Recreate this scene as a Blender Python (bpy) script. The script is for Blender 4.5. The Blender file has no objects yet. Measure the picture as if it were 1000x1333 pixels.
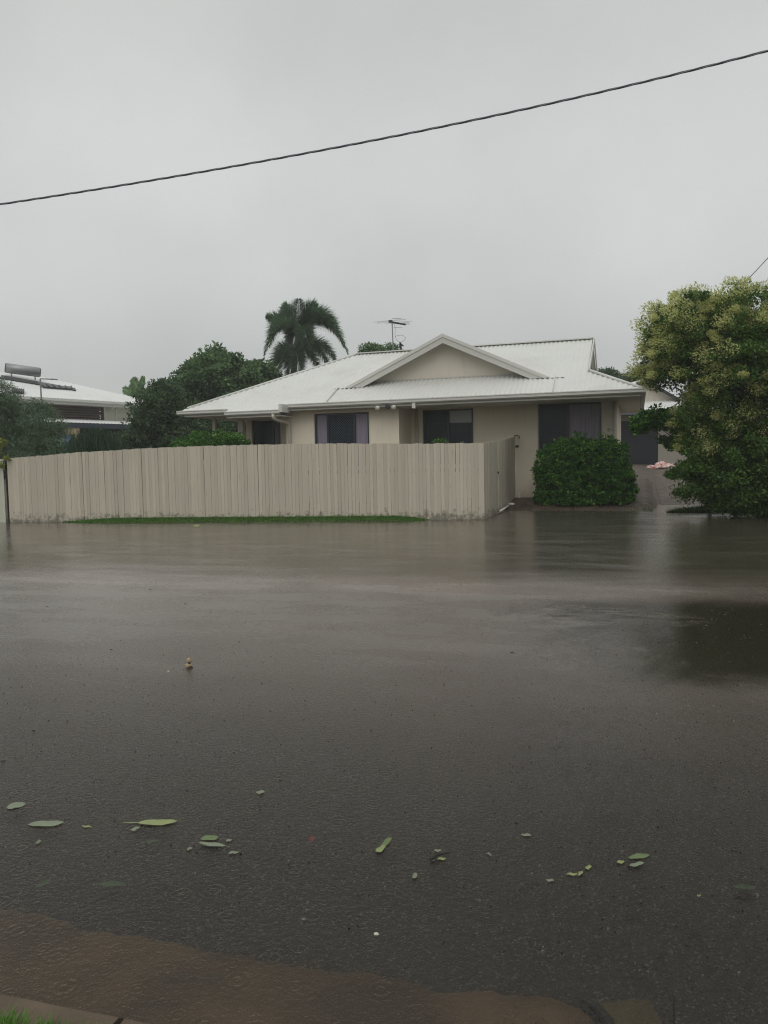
import bpy, bmesh, math, random
import numpy as np
from mathutils import Vector, Matrix, noise as mnoise
rad = math.radians
random.seed(7); rng = np.random.default_rng(7)
sc = bpy.context.scene
COL = sc.collection

# ------------------------------------------------------------------ camera
F_PX, HC, PITCH, ROLL = 1020.0, 1.27, rad(3.73), 0.020
cf = Vector((0, math.cos(PITCH), -math.sin(PITCH))); u0 = Vector((0, math.sin(PITCH), math.cos(PITCH))); r0 = Vector((1, 0, 0))
cu = u0*math.cos(ROLL) + r0*math.sin(ROLL); cr = r0*math.cos(ROLL) - u0*math.sin(ROLL)
EYE = Vector((0, 0, HC))
cam = bpy.data.cameras.new("camera"); camo = bpy.data.objects.new("camera", cam); COL.objects.link(camo)
camo.matrix_world = Matrix(((cr.x, cu.x, -cf.x, 0), (cr.y, cu.y, -cf.y, 0), (cr.z, cu.z, -cf.z, HC), (0, 0, 0, 1)))
cam.sensor_fit = 'VERTICAL'; cam.sensor_height = 24.0; cam.lens = 24.0*F_PX/1333.0
cam.clip_start = 0.05; cam.clip_end = 3000
sc.camera = camo

# ------------------------------------------------------------------ sky
SUN_EL, SUN_ROT = rad(45), rad(195)
w = bpy.data.worlds.new("World"); sc.world = w; w.use_nodes = True
nt = w.node_tree; nt.nodes.clear()
out = nt.nodes.new('ShaderNodeOutputWorld'); bg = nt.nodes.new('ShaderNodeBackground')
sky = nt.nodes.new('ShaderNodeTexSky'); sky.sky_type = 'NISHITA'; sky.sun_disc = False
sky.sun_elevation = SUN_EL; sky.sun_rotation = SUN_ROT; sky.air_density = 1.0; sky.dust_density = 4.0
tc = nt.nodes.new('ShaderNodeTexCoord'); sep = nt.nodes.new('ShaderNodeSeparateXYZ')
ramp = nt.nodes.new('ShaderNodeValToRGB'); ramp.color_ramp.interpolation = 'EASE'
e = ramp.color_ramp.elements
e[0].position = 0.0; e[0].color = (0.50, 0.512, 0.50, 1)
e[1].position = 1.0; e[1].color = (1.55, 1.55, 1.52, 1)
for q_, c_ in ((.10, (.535, .55, .535, 1)), (.24, (.635, .65, .632, 1)), (.34, (.66, .675, .655, 1)), (.5, (.585, .60, .58, 1)), (.72, (.62, .635, .61, 1))):
    m1 = e.new(q_); m1.color = c_
noi = nt.nodes.new('ShaderNodeTexNoise'); noi.inputs['Scale'].default_value = 2.2; noi.inputs['Detail'].default_value = 4; noi.inputs['Roughness'].default_value = .55
mr = nt.nodes.new('ShaderNodeMapRange'); mr.inputs['From Min'].default_value = .3; mr.inputs['From Max'].default_value = .7; mr.inputs['To Min'].default_value = 9.0; mr.inputs['To Max'].default_value = 10.9
vm = nt.nodes.new('ShaderNodeVectorMath'); vm.operation = 'SCALE'
mix = nt.nodes.new('ShaderNodeMix'); mix.data_type = 'RGBA'; mix.inputs['Factor'].default_value = 0.93
L = nt.links.new
L(tc.outputs['Generated'], sep.inputs[0]); L(sep.outputs['Z'], ramp.inputs[0]); L(tc.outputs['Generated'], noi.inputs['Vector'])
L(noi.outputs['Fac'], mr.inputs['Value']); L(ramp.outputs['Color'], vm.inputs[0]); L(mr.outputs[0], vm.inputs['Scale'])
L(sky.outputs['Color'], mix.inputs['A']); L(vm.outputs[0], mix.inputs['B']); L(mix.outputs['Result'], bg.inputs['Color'])
bg.inputs['Strength'].default_value = 0.10
L(bg.outputs[0], out.inputs['Surface'])
sun = bpy.data.lights.new("sun", 'SUN'); sun.energy = 0.6; sun.angle = rad(40); sun.color = (1.0, 0.97, 0.93)
suno = bpy.data.objects.new("sun", sun); COL.objects.link(suno); suno.rotation_euler = (rad(90)-SUN_EL, 0, math.pi-SUN_ROT)
sc.view_settings.view_transform = 'Standard'; sc.view_settings.look = 'None'; sc.view_settings.exposure = 0.0; sc.view_settings.gamma = 1.0
sc.cycles.filter_width = 1.15; sc.cycles.use_denoising = True; sc.cycles.denoising_prefilter = 'NONE'; sc.cycles.volume_bounces = 1; sc.cycles.max_bounces = 8; sc.cycles.transparent_max_bounces = 16
sc.cycles.caustics_reflective = False; sc.cycles.caustics_refractive = False

# ------------------------------------------------------------------ helpers
def ray(x, y): return cf + cr*((x-500)/F_PX) - cu*((y-666.5)/F_PX)
def atz(x, y, z=0.0): d = ray(x, y); return EYE + d*((z-HC)/d.z)
def atY(x, y, Y): d = ray(x, y); return EYE + d*(Y/d.y)
HA = rad(18); HO = Vector((6.15, 18.7, 0)); HX = Vector((math.cos(HA), -math.sin(HA), 0)); HY = Vector((math.sin(HA), math.cos(HA), 0))
def house(x, v, z): return HO + HX*x + HY*v + Vector((0, 0, z))
def onv(px, py, v):
    d = ray(px, py); t = ((HO-EYE).dot(HY)+v)/d.dot(HY); P = EYE+d*t; return (P-HO).dot(HX), P.z

MATS = {}
class NB:
    """tiny node builder"""
    def __init__(s, name):
        s.m = bpy.data.materials.new(name); s.m.use_nodes = True; s.t = s.m.node_tree; s.t.nodes.clear()
        s.out = s.t.nodes.new('ShaderNodeOutputMaterial')
    def n(s, typ, **kw):
        nd = s.t.nodes.new(typ)
        for k, v in kw.items():
            if k.startswith('_'): setattr(nd, k[1:], v)
            else: s.set(nd, k.replace('_', ' '), v)
        return nd
    def set(s, nd, k, v):
        inp = nd.inputs[int(k)] if k.isdigit() else nd.inputs[k]
        if isinstance(v, bpy.types.NodeSocket): s.t.links.new(v, inp)
        elif isinstance(v, (tuple, list)) and inp.type == 'RGBA' and len(v) == 3: inp.default_value = (*v, 1)
        else: inp.default_value = v
    def noise(s, scale=5, detail=4, rough=.55, vec=None):
        nd = s.n('ShaderNodeTexNoise', Scale=float(scale), Detail=float(detail), Roughness=rough)
        if vec is not None: s.t.links.new(vec, nd.inputs['Vector'])
        return nd.outputs['Fac']
    def pos(s, sx=1, sy=1, sz=1, coord='Object'):
        t = s.n('ShaderNodeTexCoord').outputs[coord] if coord != 'World' else s.n('ShaderNodeNewGeometry').outputs['Position']
        mp = s.n('ShaderNodeMapping'); s.t.links.new(t, mp.inputs['Vector']); mp.inputs['Scale'].default_value = (sx, sy, sz); return mp.outputs[0]
    def ramp(s, fac, a, b):
        return s.n('ShaderNodeMapRange', _interpolation_type='SMOOTHSTEP', Value=fac, From_Min=float(a), From_Max=float(b)).outputs[0]
    def mix(s, fac, a, b):
        nd = s.n('ShaderNodeMix', _data_type='RGBA'); s.set(nd, 'Factor', fac)
        for i, v in ((6, a), (7, b)):
            if isinstance(v, bpy.types.NodeSocket): s.t.links.new(v, nd.inputs[i])
            else: nd.inputs[i].default_value = (*v, 1)
        return nd.outputs[2]
    def math(s, op, a, b=0.0, c=0.0):
        nd = s.n('ShaderNodeMath', _operation=op); s.set(nd, '0', a); s.set(nd, '1', b)
        if op in ('MULTIPLY_ADD',): s.set(nd, '2', c)
        return nd.outputs[0]
    def bump(s, h, strength=.3, dist=.01):
        return s.n('ShaderNodeBump', Strength=strength, Distance=dist, Height=h).outputs[0]
    def pbr(s, col, rough=.6, metal=0.0, normal=None, spec=.5):
        b = s.n('ShaderNodeBsdfPrincipled', Base_Color=col, Roughness=rough, Metallic=metal)
        b.inputs['Specular IOR Level'].default_value = spec
        if normal is not None: s.t.links.new(normal, b.inputs['Normal'])
        return b.outputs[0]
    def done(s, sh):
        s.t.links.new(sh, s.out.inputs['Surface']); MATS[s.m.name] = s.m; return s.m

def simple(name, col, rough=.6, var=.12, scale=6, bump=.1, metal=0.0, dirt=None, dirtamt=.3, sz=1.0):
    b = NB(name); p = b.pos(1, 1, sz)
    n1 = b.noise(scale, 5, .6, p); n2 = b.noise(scale*9, 3, .6, p)
    c = b.mix(n1, tuple(x*(1-var) for x in col), tuple(min(1, x*(1+var)) for x in col))
    if dirt: c = b.mix(b.math('MULTIPLY', b.ramp(b.noise(scale*.6, 6, .65, p), .48, .72), dirtamt), c, dirt)
    return b.done(b.pbr(c, rough, metal, b.bump(n2, bump, .004)))

def tag(o, label=None, cat=None, group=None, kind=None):
    if label: o['label'] = label
    if cat: o['category'] = cat
    if group: o['group'] = group
    if kind: o['kind'] = kind
    return o
def empty(name, loc, label, cat, group=None, rz=0.0):
    o = bpy.data.objects.new(name, None); COL.objects.link(o); o.location = loc; o.rotation_euler = (0, 0, rz); o.empty_display_size = .2
    return tag(o, label, cat, group)
class MB:
    def __init__(s): s.v = []; s.f = []; s.smooth = False
    def add(s, vs, fs):
        b = len(s.v); s.v += [tuple(v) for v in vs]; s.f += [tuple(i+b for i in f) for f in fs]; return s
    def box(s, x0, x1, y0, y1, z0, z1, M=None):
        vs = [Vector((x, y, z)) for z in (z0, z1) for y in (y0, y1) for x in (x0, x1)]
        if M is not None: vs = [M @ v for v in vs]
        return s.add(vs, [(0, 2, 3, 1), (4, 5, 7, 6), (0, 1, 5, 4), (2, 6, 7, 3), (0, 4, 6, 2), (1, 3, 7, 5)])
    def bar(s, a, b, w, h=None, up=(0, 0, 1)):
        a, b = Vector(a), Vector(b); d = (b-a).normalized(); h = h or w
        upv = Vector(up)
        if abs(d.dot(upv)) > .98: upv = Vector((1, 0, 0))
        sx = d.cross(upv).normalized(); sz = sx.cross(d)
        vs = [p + sx*(i*w/2) + sz*(j*h/2) for p in (a, b) for i, j in ((-1, -1), (1, -1), (1, 1), (-1, 1))]
        return s.add(vs, [(0, 3, 2, 1), (4, 5, 6, 7), (0, 1, 5, 4), (1, 2, 6, 5), (2, 3, 7, 6), (3, 0, 4, 7)])
    def tube(s, pts, r, seg=8, cap=True):
        pts = [Vector(p) for p in pts]; rs = r if isinstance(r, (list, tuple)) else [r]*len(pts); b = len(s.v)
        prev = None
        for i, p in enumerate(pts):
            d = (pts[min(i+1, len(pts)-1)] - pts[max(i-1, 0)]).normalized()
            if prev is None: prev = d.orthogonal().normalized()
            n = (prev - d*prev.dot(d)).normalized(); prev = n; m = d.cross(n)
            for k in range(seg):
                a = 2*math.pi*k/seg; s.v.append(tuple(p + (n*math.cos(a)+m*math.sin(a))*rs[i]))
        for i in range(len(pts)-1):
            for k in range(seg):
                s.f.append((b+i*seg+k, b+i*seg+(k+1) % seg, b+(i+1)*seg+(k+1) % seg, b+(i+1)*seg+k))
        if cap: s.f.append(tuple(b+k for k in range(seg))[::-1]); s.f.append(tuple(b+(len(pts)-1)*seg+k for k in range(seg)))
        return s
    def lathe(s, prof, seg=16, org=(0, 0, 0)):
        return s.tube([(org[0], org[1], org[2]+z) for r_, z in prof], [max(r_, 1e-4) for r_, z in prof], seg)
    def obj(s, name, mat, parent=None, smooth=False):
        me = bpy.data.meshes.new(name); me.from_pydata(s.v, [], s.f); me.materials.append(mat)
        if smooth: me.shade_smooth()
        me.update(); o = bpy.data.objects.new(name, me); COL.objects.link(o); o.parent = parent
        return o
def bevel(o, wd=.006, seg=2):
    m = o.modifiers.new("bevel", 'BEVEL'); m.width = wd; m.segments = seg; m.limit_method = 'ANGLE'; return o

def scatter_mesh(name, mat, C, A, B, parent=None, fold=None):
    """C centres, A half length vectors, B half width vectors: one leaf (4 verts, two folded tris) each"""
    n = len(C); V = np.empty((n, 4, 3), np.float32)
    up = np.cross(A, B); up /= (np.linalg.norm(up, axis=1, keepdims=True)+1e-9)
    fo = (fold if fold is not None else .25)*np.linalg.norm(B, axis=1, keepdims=True)
    V[:, 0] = C-A; V[:, 1] = C+B-A*.15+up*fo; V[:, 2] = C+A; V[:, 3] = C-B-A*.15+up*fo
    me = bpy.data.meshes.new(name); me.vertices.add(n*4); me.vertices.foreach_set('co', V.ravel())
    base = (np.arange(n)*4)[:, None]; tri = np.concatenate([base+[0, 1, 2], base+[0, 2, 3]], 1).ravel().astype(np.int32)
    me.loops.add(n*6); me.loops.foreach_set('vertex_index', tri)
    me.polygons.add(n*2); me.polygons.foreach_set('loop_start', np.arange(n*2, dtype=np.int32)*3)
    me.materials.append(mat); me.update(calc_edges=True); me.validate()
    o = bpy.data.objects.new(name, me); COL.objects.link(o); o.parent = parent; return o

def unit(v): return v/(np.linalg.norm(v, axis=-1, keepdims=True)+1e-9)
def clumps(blobs, n_clump, clump_r, shell=.35, lo=None):
    """clump centres on / just under the surface of a union of ellipsoids"""
    cs = []; vols = np.array([b[1][0]*b[1][1]+b[1][1]*b[1][2] for b in blobs]); vols = vols/vols.sum()
    for (c, r), f in zip(blobs, vols):
        k = max(3, int(n_clump*f)); d = unit(rng.normal(size=(k, 3))); rr = 1-shell*rng.random((k, 1))**1.6
        jit = 1+.13*np.array([mnoise.noise(Vector((*(dd*2.3+np.array(c)),))) for dd in d])[:, None]*2
        cs.append(np.array(c)+d*rr*np.array(r)*jit)
    cs = np.concatenate(cs)
    if lo is not None: cs = cs[cs[:, 2] > lo]
    return cs
def leaves_on(cs, per, clump_r, ll, lw, droop=0.0, outw=None, flat=.3):
    n = len(cs)*per; ci = np.repeat(cs, per, 0); cr_ = clump_r*(.6+.8*np.repeat(rng.random(len(cs)), per))[:, None]
    off = unit(rng.normal(size=(n, 3)))*rng.random((n, 1))**.45*cr_; off[:, 2] *= .75
    C = ci+off
    A = unit(unit(off)*.8+rng.normal(size=(n, 3))*.7+np.array([0, 0, -droop])); N = unit(rng.normal(size=(n, 3))+np.array([0, 0, flat*3]))
    B = unit(np.cross(A, N)); s = (.6+.7*rng.random((n, 1)))
    return C, A*ll*.5*s, B*lw*.5*s

def foliage_mat(name, dark, light, tip=None, rough=.45, scale=2.2, trans=.22):
    b = NB(name); p = b.pos(coord='World')
    isl = b.n('ShaderNodeNewGeometry').outputs['Random Per Island']
    f = b.math('MULTIPLY_ADD', isl, .55, b.math('MULTIPLY', b.ramp(b.noise(scale, 3, .6, p), .3, .7), .45))
    c = b.mix(f, dark, light)
    if tip: c = b.mix(b.ramp(b.math('MULTIPLY', isl, b.noise(scale*.6, 2, .5, p)), .38, .52), c, tip)
    s1 = b.pbr(c, rough, spec=.2); s2 = b.n('ShaderNodeBsdfTranslucent', Color=c).outputs[0]
    mx = b.n('ShaderNodeMixShader'); b.set(mx, '0', trans); b.t.links.new(s1, mx.inputs[1]); b.t.links.new(s2, mx.inputs[2])
    return b.done(mx.outputs[0])

# ------------------------------------------------------------------ materials
def asphalt():
    b = NB('asphalt'); p = b.pos(coord='World')
    grain = b.noise(260, 2, .7, p); agg = b.n('ShaderNodeTexVoronoi', Scale=170.0, Vector=p)
    big = b.noise(.9, 5, .6, p)
    c = b.mix(b.ramp(big, .3, .7), (.011, .0096, .008), (.026, .0225, .019))
    c = b.mix(b.math('MULTIPLY', b.ramp(agg.outputs['Color'], .70, .95), .8), c, (.17, .15, .13))
    c = b.mix(b.math('MULTIPLY', b.ramp(grain, .62, .75), .5), c, (.16, .145, .13))
    return b.done(b.pbr(c, .55, 0, b.bump(agg.outputs['Distance'], .5, .006)))
def silt(name, c1, c2):
    b = NB(name); p = b.pos(coord='World')
    c = b.mix(b.ramp(b.noise(3.2, 6, .62, p), .35, .68), c1, c2)
    c = b.mix(b.math('MULTIPLY', b.ramp(b.noise(160, 2, .6, p), .6, .75), .35), c, tuple(x*2 for x in c2))
    c = b.mix(b.math('MULTIPLY', b.ramp(b.noise(6, 4, .6, b.pos(1, 1, 1, 'World')), .62, .74), .45), c, (.035, .055, .02))
    return b.done(b.pbr(c, .7, 0, b.bump(b.noise(90, 3, .6, p), .4, .005)))
M_ASPH = asphalt(); M_GUT = silt('silty_concrete', (.058, .040, .025), (.125, .086, .050))
M_KERB = silt('kerb_concrete', (.075, .052, .032), (.115, .082, .052))
M_MUD = silt('wet_soil', (.045, .032, .022), (.085, .062, .042))
M_DRIVE = silt('wet_driveway', (.045, .032, .023), (.115, .088, .066))
def water_mat():
    b = NB('rain_water'); geo = b.n('ShaderNodeNewGeometry'); P = geo.outputs['Position']
    sp = b.n('ShaderNodeSeparateXYZ', Vector=P); x, y = sp.outputs['X'], sp.outputs['Y']
    d = b.math('ADD', b.math('MULTIPLY', x, .27), b.math('MULTIPLY', y, .963))        # distance across the street
    along = b.math('SUBTRACT', b.math('MULTIPLY', x, .963), b.math('MULTIPLY', y, .27))
    st = b.n('ShaderNodeCombineXYZ', X=b.math('MULTIPLY', along, .35), Y=d)
    patch = b.noise(.9, 5, .6, st.outputs[0]); patch2 = b.noise(2.6, 4, .6, st.outputs[0])
    # rain rings
    rings = None
    for sc_, off in ((7.0, 0), (11.0, 3.7), (16.0, 9.1)):
        mp = b.n('ShaderNodeMapping', Vector=P); mp.inputs['Location'].default_value = (off, off*1.3, 0); mp.inputs['Scale'].default_value = (1, 1, 0)
        v = b.n('ShaderNodeTexVoronoi', _voronoi_dimensions='2D', Scale=sc_, Vector=mp.outputs[0])
        dist = v.outputs['Distance']; amp = b.ramp(v.outputs['Color'], .25, .8)
        wv = b.math('SINE', b.math('MULTIPLY', dist, 42.0))
        fall = b.math('SUBTRACT', 1.0, b.ramp(dist, .18, .42))
        r_ = b.math('MULTIPLY', b.math('MULTIPLY', wv, fall), b.math('MULTIPLY', amp, 1.2/sc_*7))
        rings = r_ if rings is None else b.math('ADD', rings, r_)
    chop = b.noise(48, 3, .55, P); chop2 = b.noise(120, 2, .6, P)
    h = b.math('ADD', b.math('MULTIPLY', rings, .36), b.math('MULTIPLY', chop, 2.6))
    h = b.math('ADD', h, b.math('MULTIPLY', chop2, .8))
    near = b.ramp(d, 5.5, 2.0)   # 1 near
    near = b.math('SUBTRACT', 1.0, b.ramp(d, 2.2, 6.0))
    # bright ruffled patch, wind or current over the crown
    bs = b.n('ShaderNodeBump', Height=h, Distance=.0045)
    wob = b.math('MULTIPLY', b.math('SUBTRACT', b.noise(3.2, 8, .78, P), .5), 2.6)
    puddle = b.math('MULTIPLY', b.ramp(b.math('ADD', x, wob), .9, 1.9), b.math('MULTIPLY', b.ramp(b.math('ADD', y, b.math('MULTIPLY', wob, .22)), 4.0, 4.5), b.math('SUBTRACT', 1.0, b.ramp(b.math('ADD', y, b.math('MULTIPLY', wob, .3)), 6.2, 7.3))))
    gx = b.math('DIVIDE', b.math('SUBTRACT', x, 1.75), .75); gy = b.math('DIVIDE', b.math('SUBTRACT', b.math('ADD', y, b.math('MULTIPLY', x, .12)), 6.35), .42)
    rr = b.math('ADD', b.math('ADD', b.math('MULTIPLY', gx, gx), b.math('MULTIPLY', gy, gy)), b.math('MULTIPLY', wob, .9))
    ruff = b.math('MULTIPLY', b.math('SUBTRACT', 1.0, b.ramp(rr, .35, 1.3)), b.ramp(b.noise(9, 4, .7, st.outputs[0]), .40, .58))
    puddle = b.math('MULTIPLY', puddle, b.math('SUBTRACT', 1.0, b.math('MULTIPLY', ruff, .55)))
    dry = b.math('ADD', b.math('SUBTRACT', 1.0, puddle), b.math('MULTIPLY', ruff, .12))
    b.set(bs, 'Strength', b.math('MULTIPLY', b.math('MULTIPLY_ADD', dry, .6, .4), b.math('DIVIDE', b.math('MULTIPLY_ADD', patch, .4, .55), b.math('MULTIPLY_ADD', b.math('MULTIPLY', d, d), .075, .85))))
    nrm = bs.outputs[0]
    rough = b.math('MULTIPLY_ADD', dry, b.math('ADD', b.math('MULTIPLY', b.ramp(d, 3, 5.5), b.math('MULTIPLY_ADD', b.ramp(d, 7, 9), -.09, .12)), b.math('MULTIPLY_ADD', b.ramp(patch2, .35, .7), .07, .07)), .06)
    gl = b.n('ShaderNodeBsdfGlossy', Color=(.93, .905, .875), Roughness=rough, Normal=nrm)
    tr = b.n('ShaderNodeBsdfTransparent', Color=(.76, .72, .66))
    df = b.n('ShaderNodeBsdfDiffuse', Normal=nrm)
    far = b.ramp(d, 7.2, 9.5)
    c = b.mix(far, (.155, .122, .104), (.046, .038, .026)); b.set(df, 'Color', c)
    turb = b.math('MULTIPLY_ADD', far, .50, b.math('MULTIPLY', b.math('MULTIPLY_ADD', b.ramp(patch, .4, .7), .3, .85), b.math('MULTIPLY', b.ramp(d, 2.2, 5.5), .45)))
    body = b.n('ShaderNodeMixShader'); band = b.math('MULTIPLY', b.ramp(b.math('ADD', d, b.math('MULTIPLY', patch2, .5)), 7.2, 7.7), b.math('SUBTRACT', 1.0, b.ramp(b.math('ADD', d, b.math('MULTIPLY', patch2, .3)), 8.15, 8.3)))
    turb = b.math('ADD', b.math('MULTIPLY', turb, b.math('MULTIPLY_ADD', dry, .95, .05)), b.math('MULTIPLY', band, .28)); b.set(body, '0', turb); b.t.links.new(tr.outputs[0], body.inputs[1]); b.t.links.new(df.outputs[0], body.inputs[2])
    fr = b.n('ShaderNodeFresnel', IOR=1.33, Normal=nrm)
    mx = b.n('ShaderNodeMixShader'); b.set(mx, '0', fr.outputs[0]); b.t.links.new(body.outputs[0], mx.inputs[1]); b.t.links.new(gl.outputs[0], mx.inputs[2])
    return b.done(mx.outputs[0])
M_WATER = water_mat()
M_ROOF = simple('white_roof_steel', (.60, .605, .58), .42, .06, 1.2, .05, dirt=(.42, .42, .38), dirtamt=.35)
M_GUTTER = simple('pale_grey_gutter', (.62, .62, .58), .4, .06, 3, .03)
M_FASCIA = simple('grey_fascia', (.46, .46, .42), .5, .08, 3, .05)
M_BARGE = simple('pale_barge_board', (.55, .55, .51), .5, .05, 3, .05)
M_SOFFIT = simple('soffit_sheet', (.70, .70, .66), .7, .06, 3, .05)
def render_wall(name, col, stain):
    b = NB(name); p = b.pos(coord='World'); z = b.n('ShaderNodeSeparateXYZ', Vector=p).outputs['Z']
    c = b.mix(b.noise(1.3, 5, .6, p), tuple(x*.93 for x in col), tuple(x*1.05 for x in col))
    st = b.noise(5, 5, .6, b.pos(1, 1, .18, 'World'))
    c = b.mix(b.math('MULTIPLY', b.ramp(st, .55, .8), .25), c, stain)
    low = b.math('MULTIPLY', b.math('SUBTRACT', 1.0, b.ramp(b.math('ADD', z, b.math('MULTIPLY', b.noise(4, 4, .6, p), .5)), .25, 1.0)), .55)
    c = b.mix(low, c, stain)
    return b.done(b.pbr(c, .75, 0, b.bump(b.noise(120, 3, .7, p), .25, .004)))
M_WALL = render_wall('cream_rendered_wall', (.80, .73, .60), (.26, .21, .15))
M_GABLE = render_wall('cream_gable_panel', (.62, .575, .49), (.40, .36, .30))
M_TRIM = simple('cream_window_trim', (.62, .585, .50), .6, .04, 4, .03)
M_FRAME = simple('charcoal_window_frame', (.02, .023, .027), .4, .1, 8, .02)
def glass_mat(name, col, rough=.08, var=.3):
    b = NB(name); p = b.pos(); c = b.mix(b.noise(2.5, 4, .6, p), tuple(x*(1-var) for x in col), tuple(x*(1+var) for x in col))
    return b.done(b.pbr(c, b.math('MULTIPLY_ADD', b.noise(9, 3, .6, p), .2, rough), 0, b.bump(b.noise(2, 2, .5, p), .15, .02), .3))
M_GLASS = glass_mat('dark_wet_glass', (.004, .013, .028), .05); M_MESH = simple('security_mesh_wire', (.05, .07, .095), .5, .1, 8, .02)
def curtain_mat(name, col):
    b = NB(name); p = b.pos(); f = b.noise(3, 3, .6, b.pos(9, 9, .5))
    return b.done(b.pbr(b.mix(f, tuple(x*.7 for x in col), tuple(x*1.25 for x in col)), .35, 0, b.bump(f, .5, .03)))
M_CURT = curtain_mat('mauve_curtain', (.25, .22, .29)); M_BLIND = simple('pale_roller_blind', (.42, .47, .47), .5, .08, 3, .03)
def fence_mat(name, col, stainc, grey):
    b = NB(name); isl = b.n('ShaderNodeNewGeometry').outputs['Random Per Island']; p = b.pos(coord='World')
    z = b.n('ShaderNodeSeparateXYZ', Vector=p).outputs['Z']
    c = b.mix(isl, tuple(x*.86 for x in col), tuple(x*1.08 for x in col))
    c = b.mix(b.math('MULTIPLY', b.ramp(b.noise(1.1, 5, .6, p), .4, .7), .45), c, grey)
    off = b.n('ShaderNodeVectorMath', _operation='ADD'); b.t.links.new(b.pos(34, 34, 1.5, 'World'), off.inputs[0])
    cb = b.n('ShaderNodeCombineXYZ', X=b.math('MULTIPLY', isl, 40.0)); b.t.links.new(cb.outputs[0], off.inputs[1])
    streak = b.noise(1.6, 5, .7, off.outputs[0])
    c = b.mix(b.math('MULTIPLY', b.ramp(streak, .60, .70), .6), c, stainc)
    lowm = b.math('SUBTRACT', 1.0, b.ramp(b.math('ADD', z, b.math('MULTIPLY', b.math('SUBTRACT', b.noise(9, 4, .7, p), .5), .9)), -.02, .20))
    c = b.mix(b.math('MULTIPLY', lowm, .75), c, (.10, .095, .07))
    return b.done(b.pbr(c, .7, 0, b.bump(b.noise(1.5, 4, .7, off.outputs[0]), .5, .006)))
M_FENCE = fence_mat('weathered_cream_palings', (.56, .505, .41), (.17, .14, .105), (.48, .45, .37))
M_FENCE2 = fence_mat('grey_side_palings', (.52, .47, .385), (.16, .135, .10), (.42, .395, .33))  # side boards toned darker and greyer than the front fence
M_CREAMF = simple('pale_green_cream_sheet', (.55, .56, .46), .5, .04, 2, .03, dirt=(.3, .32, .24), dirtamt=.3)
M_DARKW = simple('blackened_timber', (.02, .018, .015), .8, .3, 9, .2)
M_PIPE = simple('painted_downpipe', (.56, .53, .455), .45, .05, 4, .03)
M_WHITEPL = simple('white_plastic', (.62, .62, .58), .4, .1, 8, .03)
M_BLACKM = simple('black_metal', (.02, .02, .022), .45, .2, 8, .05)
M_GALV = simple('galvanised_steel', (.25, .26, .27), .4, .1, 8, .05, metal=.6)
M_CABLE = simple('black_cable_sheath', (.16, .16, .20), .45, .1, 20, .05)
M_BARK = simple('wet_bark', (.06, .05, .04), .85, .35, 9, .6)
M_BARKG = simple('grey_palm_trunk', (.16, .155, .13), .85, .25, 7, .4)
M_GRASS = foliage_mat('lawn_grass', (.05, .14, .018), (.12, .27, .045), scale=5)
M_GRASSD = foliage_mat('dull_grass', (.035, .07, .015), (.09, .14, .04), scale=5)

# ------------------------------------------------------------------ ground, road, kerb, water
ER = Vector((.963, -.27, 0)); NR = Vector((.27, .963, 0))
def sstep(a, b, x): t = min(1, max(0, (x-a)/(b-a))); return t*t*(3-2*t)
FL = Vector((-8.85, 18.44, 0)); FC = Vector((2.10, 16.47, 0))
def fence_y(X): return FL.y+(FC.y-FL.y)*(X-FL.x)/(FC.x-FL.x)
FE = house(-3.24, 1.585, 0)
def ground_h(X, Y):
    d = X*.27+Y*.963
    n = mnoise.noise(Vector((X*.8, Y*.8, 0)))*.012
    h = -.10 + n
    if d > 7: h = -.03 - .05*sstep(7.6, 9, d) + n
    # bank of grass along the fence
    fy = fence_y(min(max(X, -8.9), 2.1))
    bank = math.exp(-((Y-fy+.10)/.45)**2)*sstep(-8.6, -5.8, X)*(1-sstep(.2, 1.5, X))
    if X < 2.4: h = max(h, -.08+.125*bank+n*.3) if Y < fy else h
    if X < 2.2: h = max(h, -.05+.20*sstep(fy-.15, fy+3.5, Y) + .14*math.exp(-((Y-fy+.1)/.5)**2)*sstep(-8.6, -5.8, X)*(1-sstep(.2, 1.5, X)) - .02) if Y >= fy-.15 else h
    # yard in front of the house rises out of the water
    v = (Vector((X, Y, 0))-HO).dot(HY); xh = (Vector((X, Y, 0))-HO).dot(HX)
    if X >= 1.9:
        h = max(h, -.06 + .27*sstep(-1.6, 1.6, v)+n*.6) if xh < 0.25 else h
    if X >= 4.5 and xh >= -.6:   # driveway
        h = max(h, -.05+.10*sstep(18.5, 22, Y)+n*.5)
        if 20.5 < Y <= 22: h += .68*sstep(20.5, 35, Y)
    # low grass spit under the big tree
    s = math.exp(-((X-7.6)/1.5)**2-((Y-17.3)/.35)**2)
    h = max(h, -.08+.13*s)
    if Y > 22: h = max(h, .04) + .68*sstep(20.5, 35, Y)
    return h
def grid(name, xs, ys, hf, mat, drop=0.0, keep=None):
    V = [(x, y, hf(x, y)-drop) for y in ys for x in xs]; nx = len(xs); Fc = []
    for j in range(len(ys)-1):
        for i in range(nx-1):
            if keep is None or keep((xs[i]+xs[i+1])/2, (ys[j]+ys[j+1])/2): Fc.append((j*nx+i, j*nx+i+1, (j+1)*nx+i+1, (j+1)*nx+i))
    m = MB(); m.v = V; m.f = Fc; o = m.obj(name, mat, smooth=True); return o
xs = sorted(set([round(-14+.2*i, 3) for i in range(141)]+[-600, -300, -120, -60, -35, -22, -17, 17, 22, 35, 60, 120, 300, 600]))
ys = sorted(set([round(9+.15*i, 3) for i in range(120)]+[-300, -60, -15, -3, 0, 3, 6, 7, 8, 28, 30, 32, 34, 36, 38, 42, 50, 70, 120, 250, 600]))
tag(grid('ground', xs, ys, ground_h, M_MUD), kind='structure')
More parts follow.
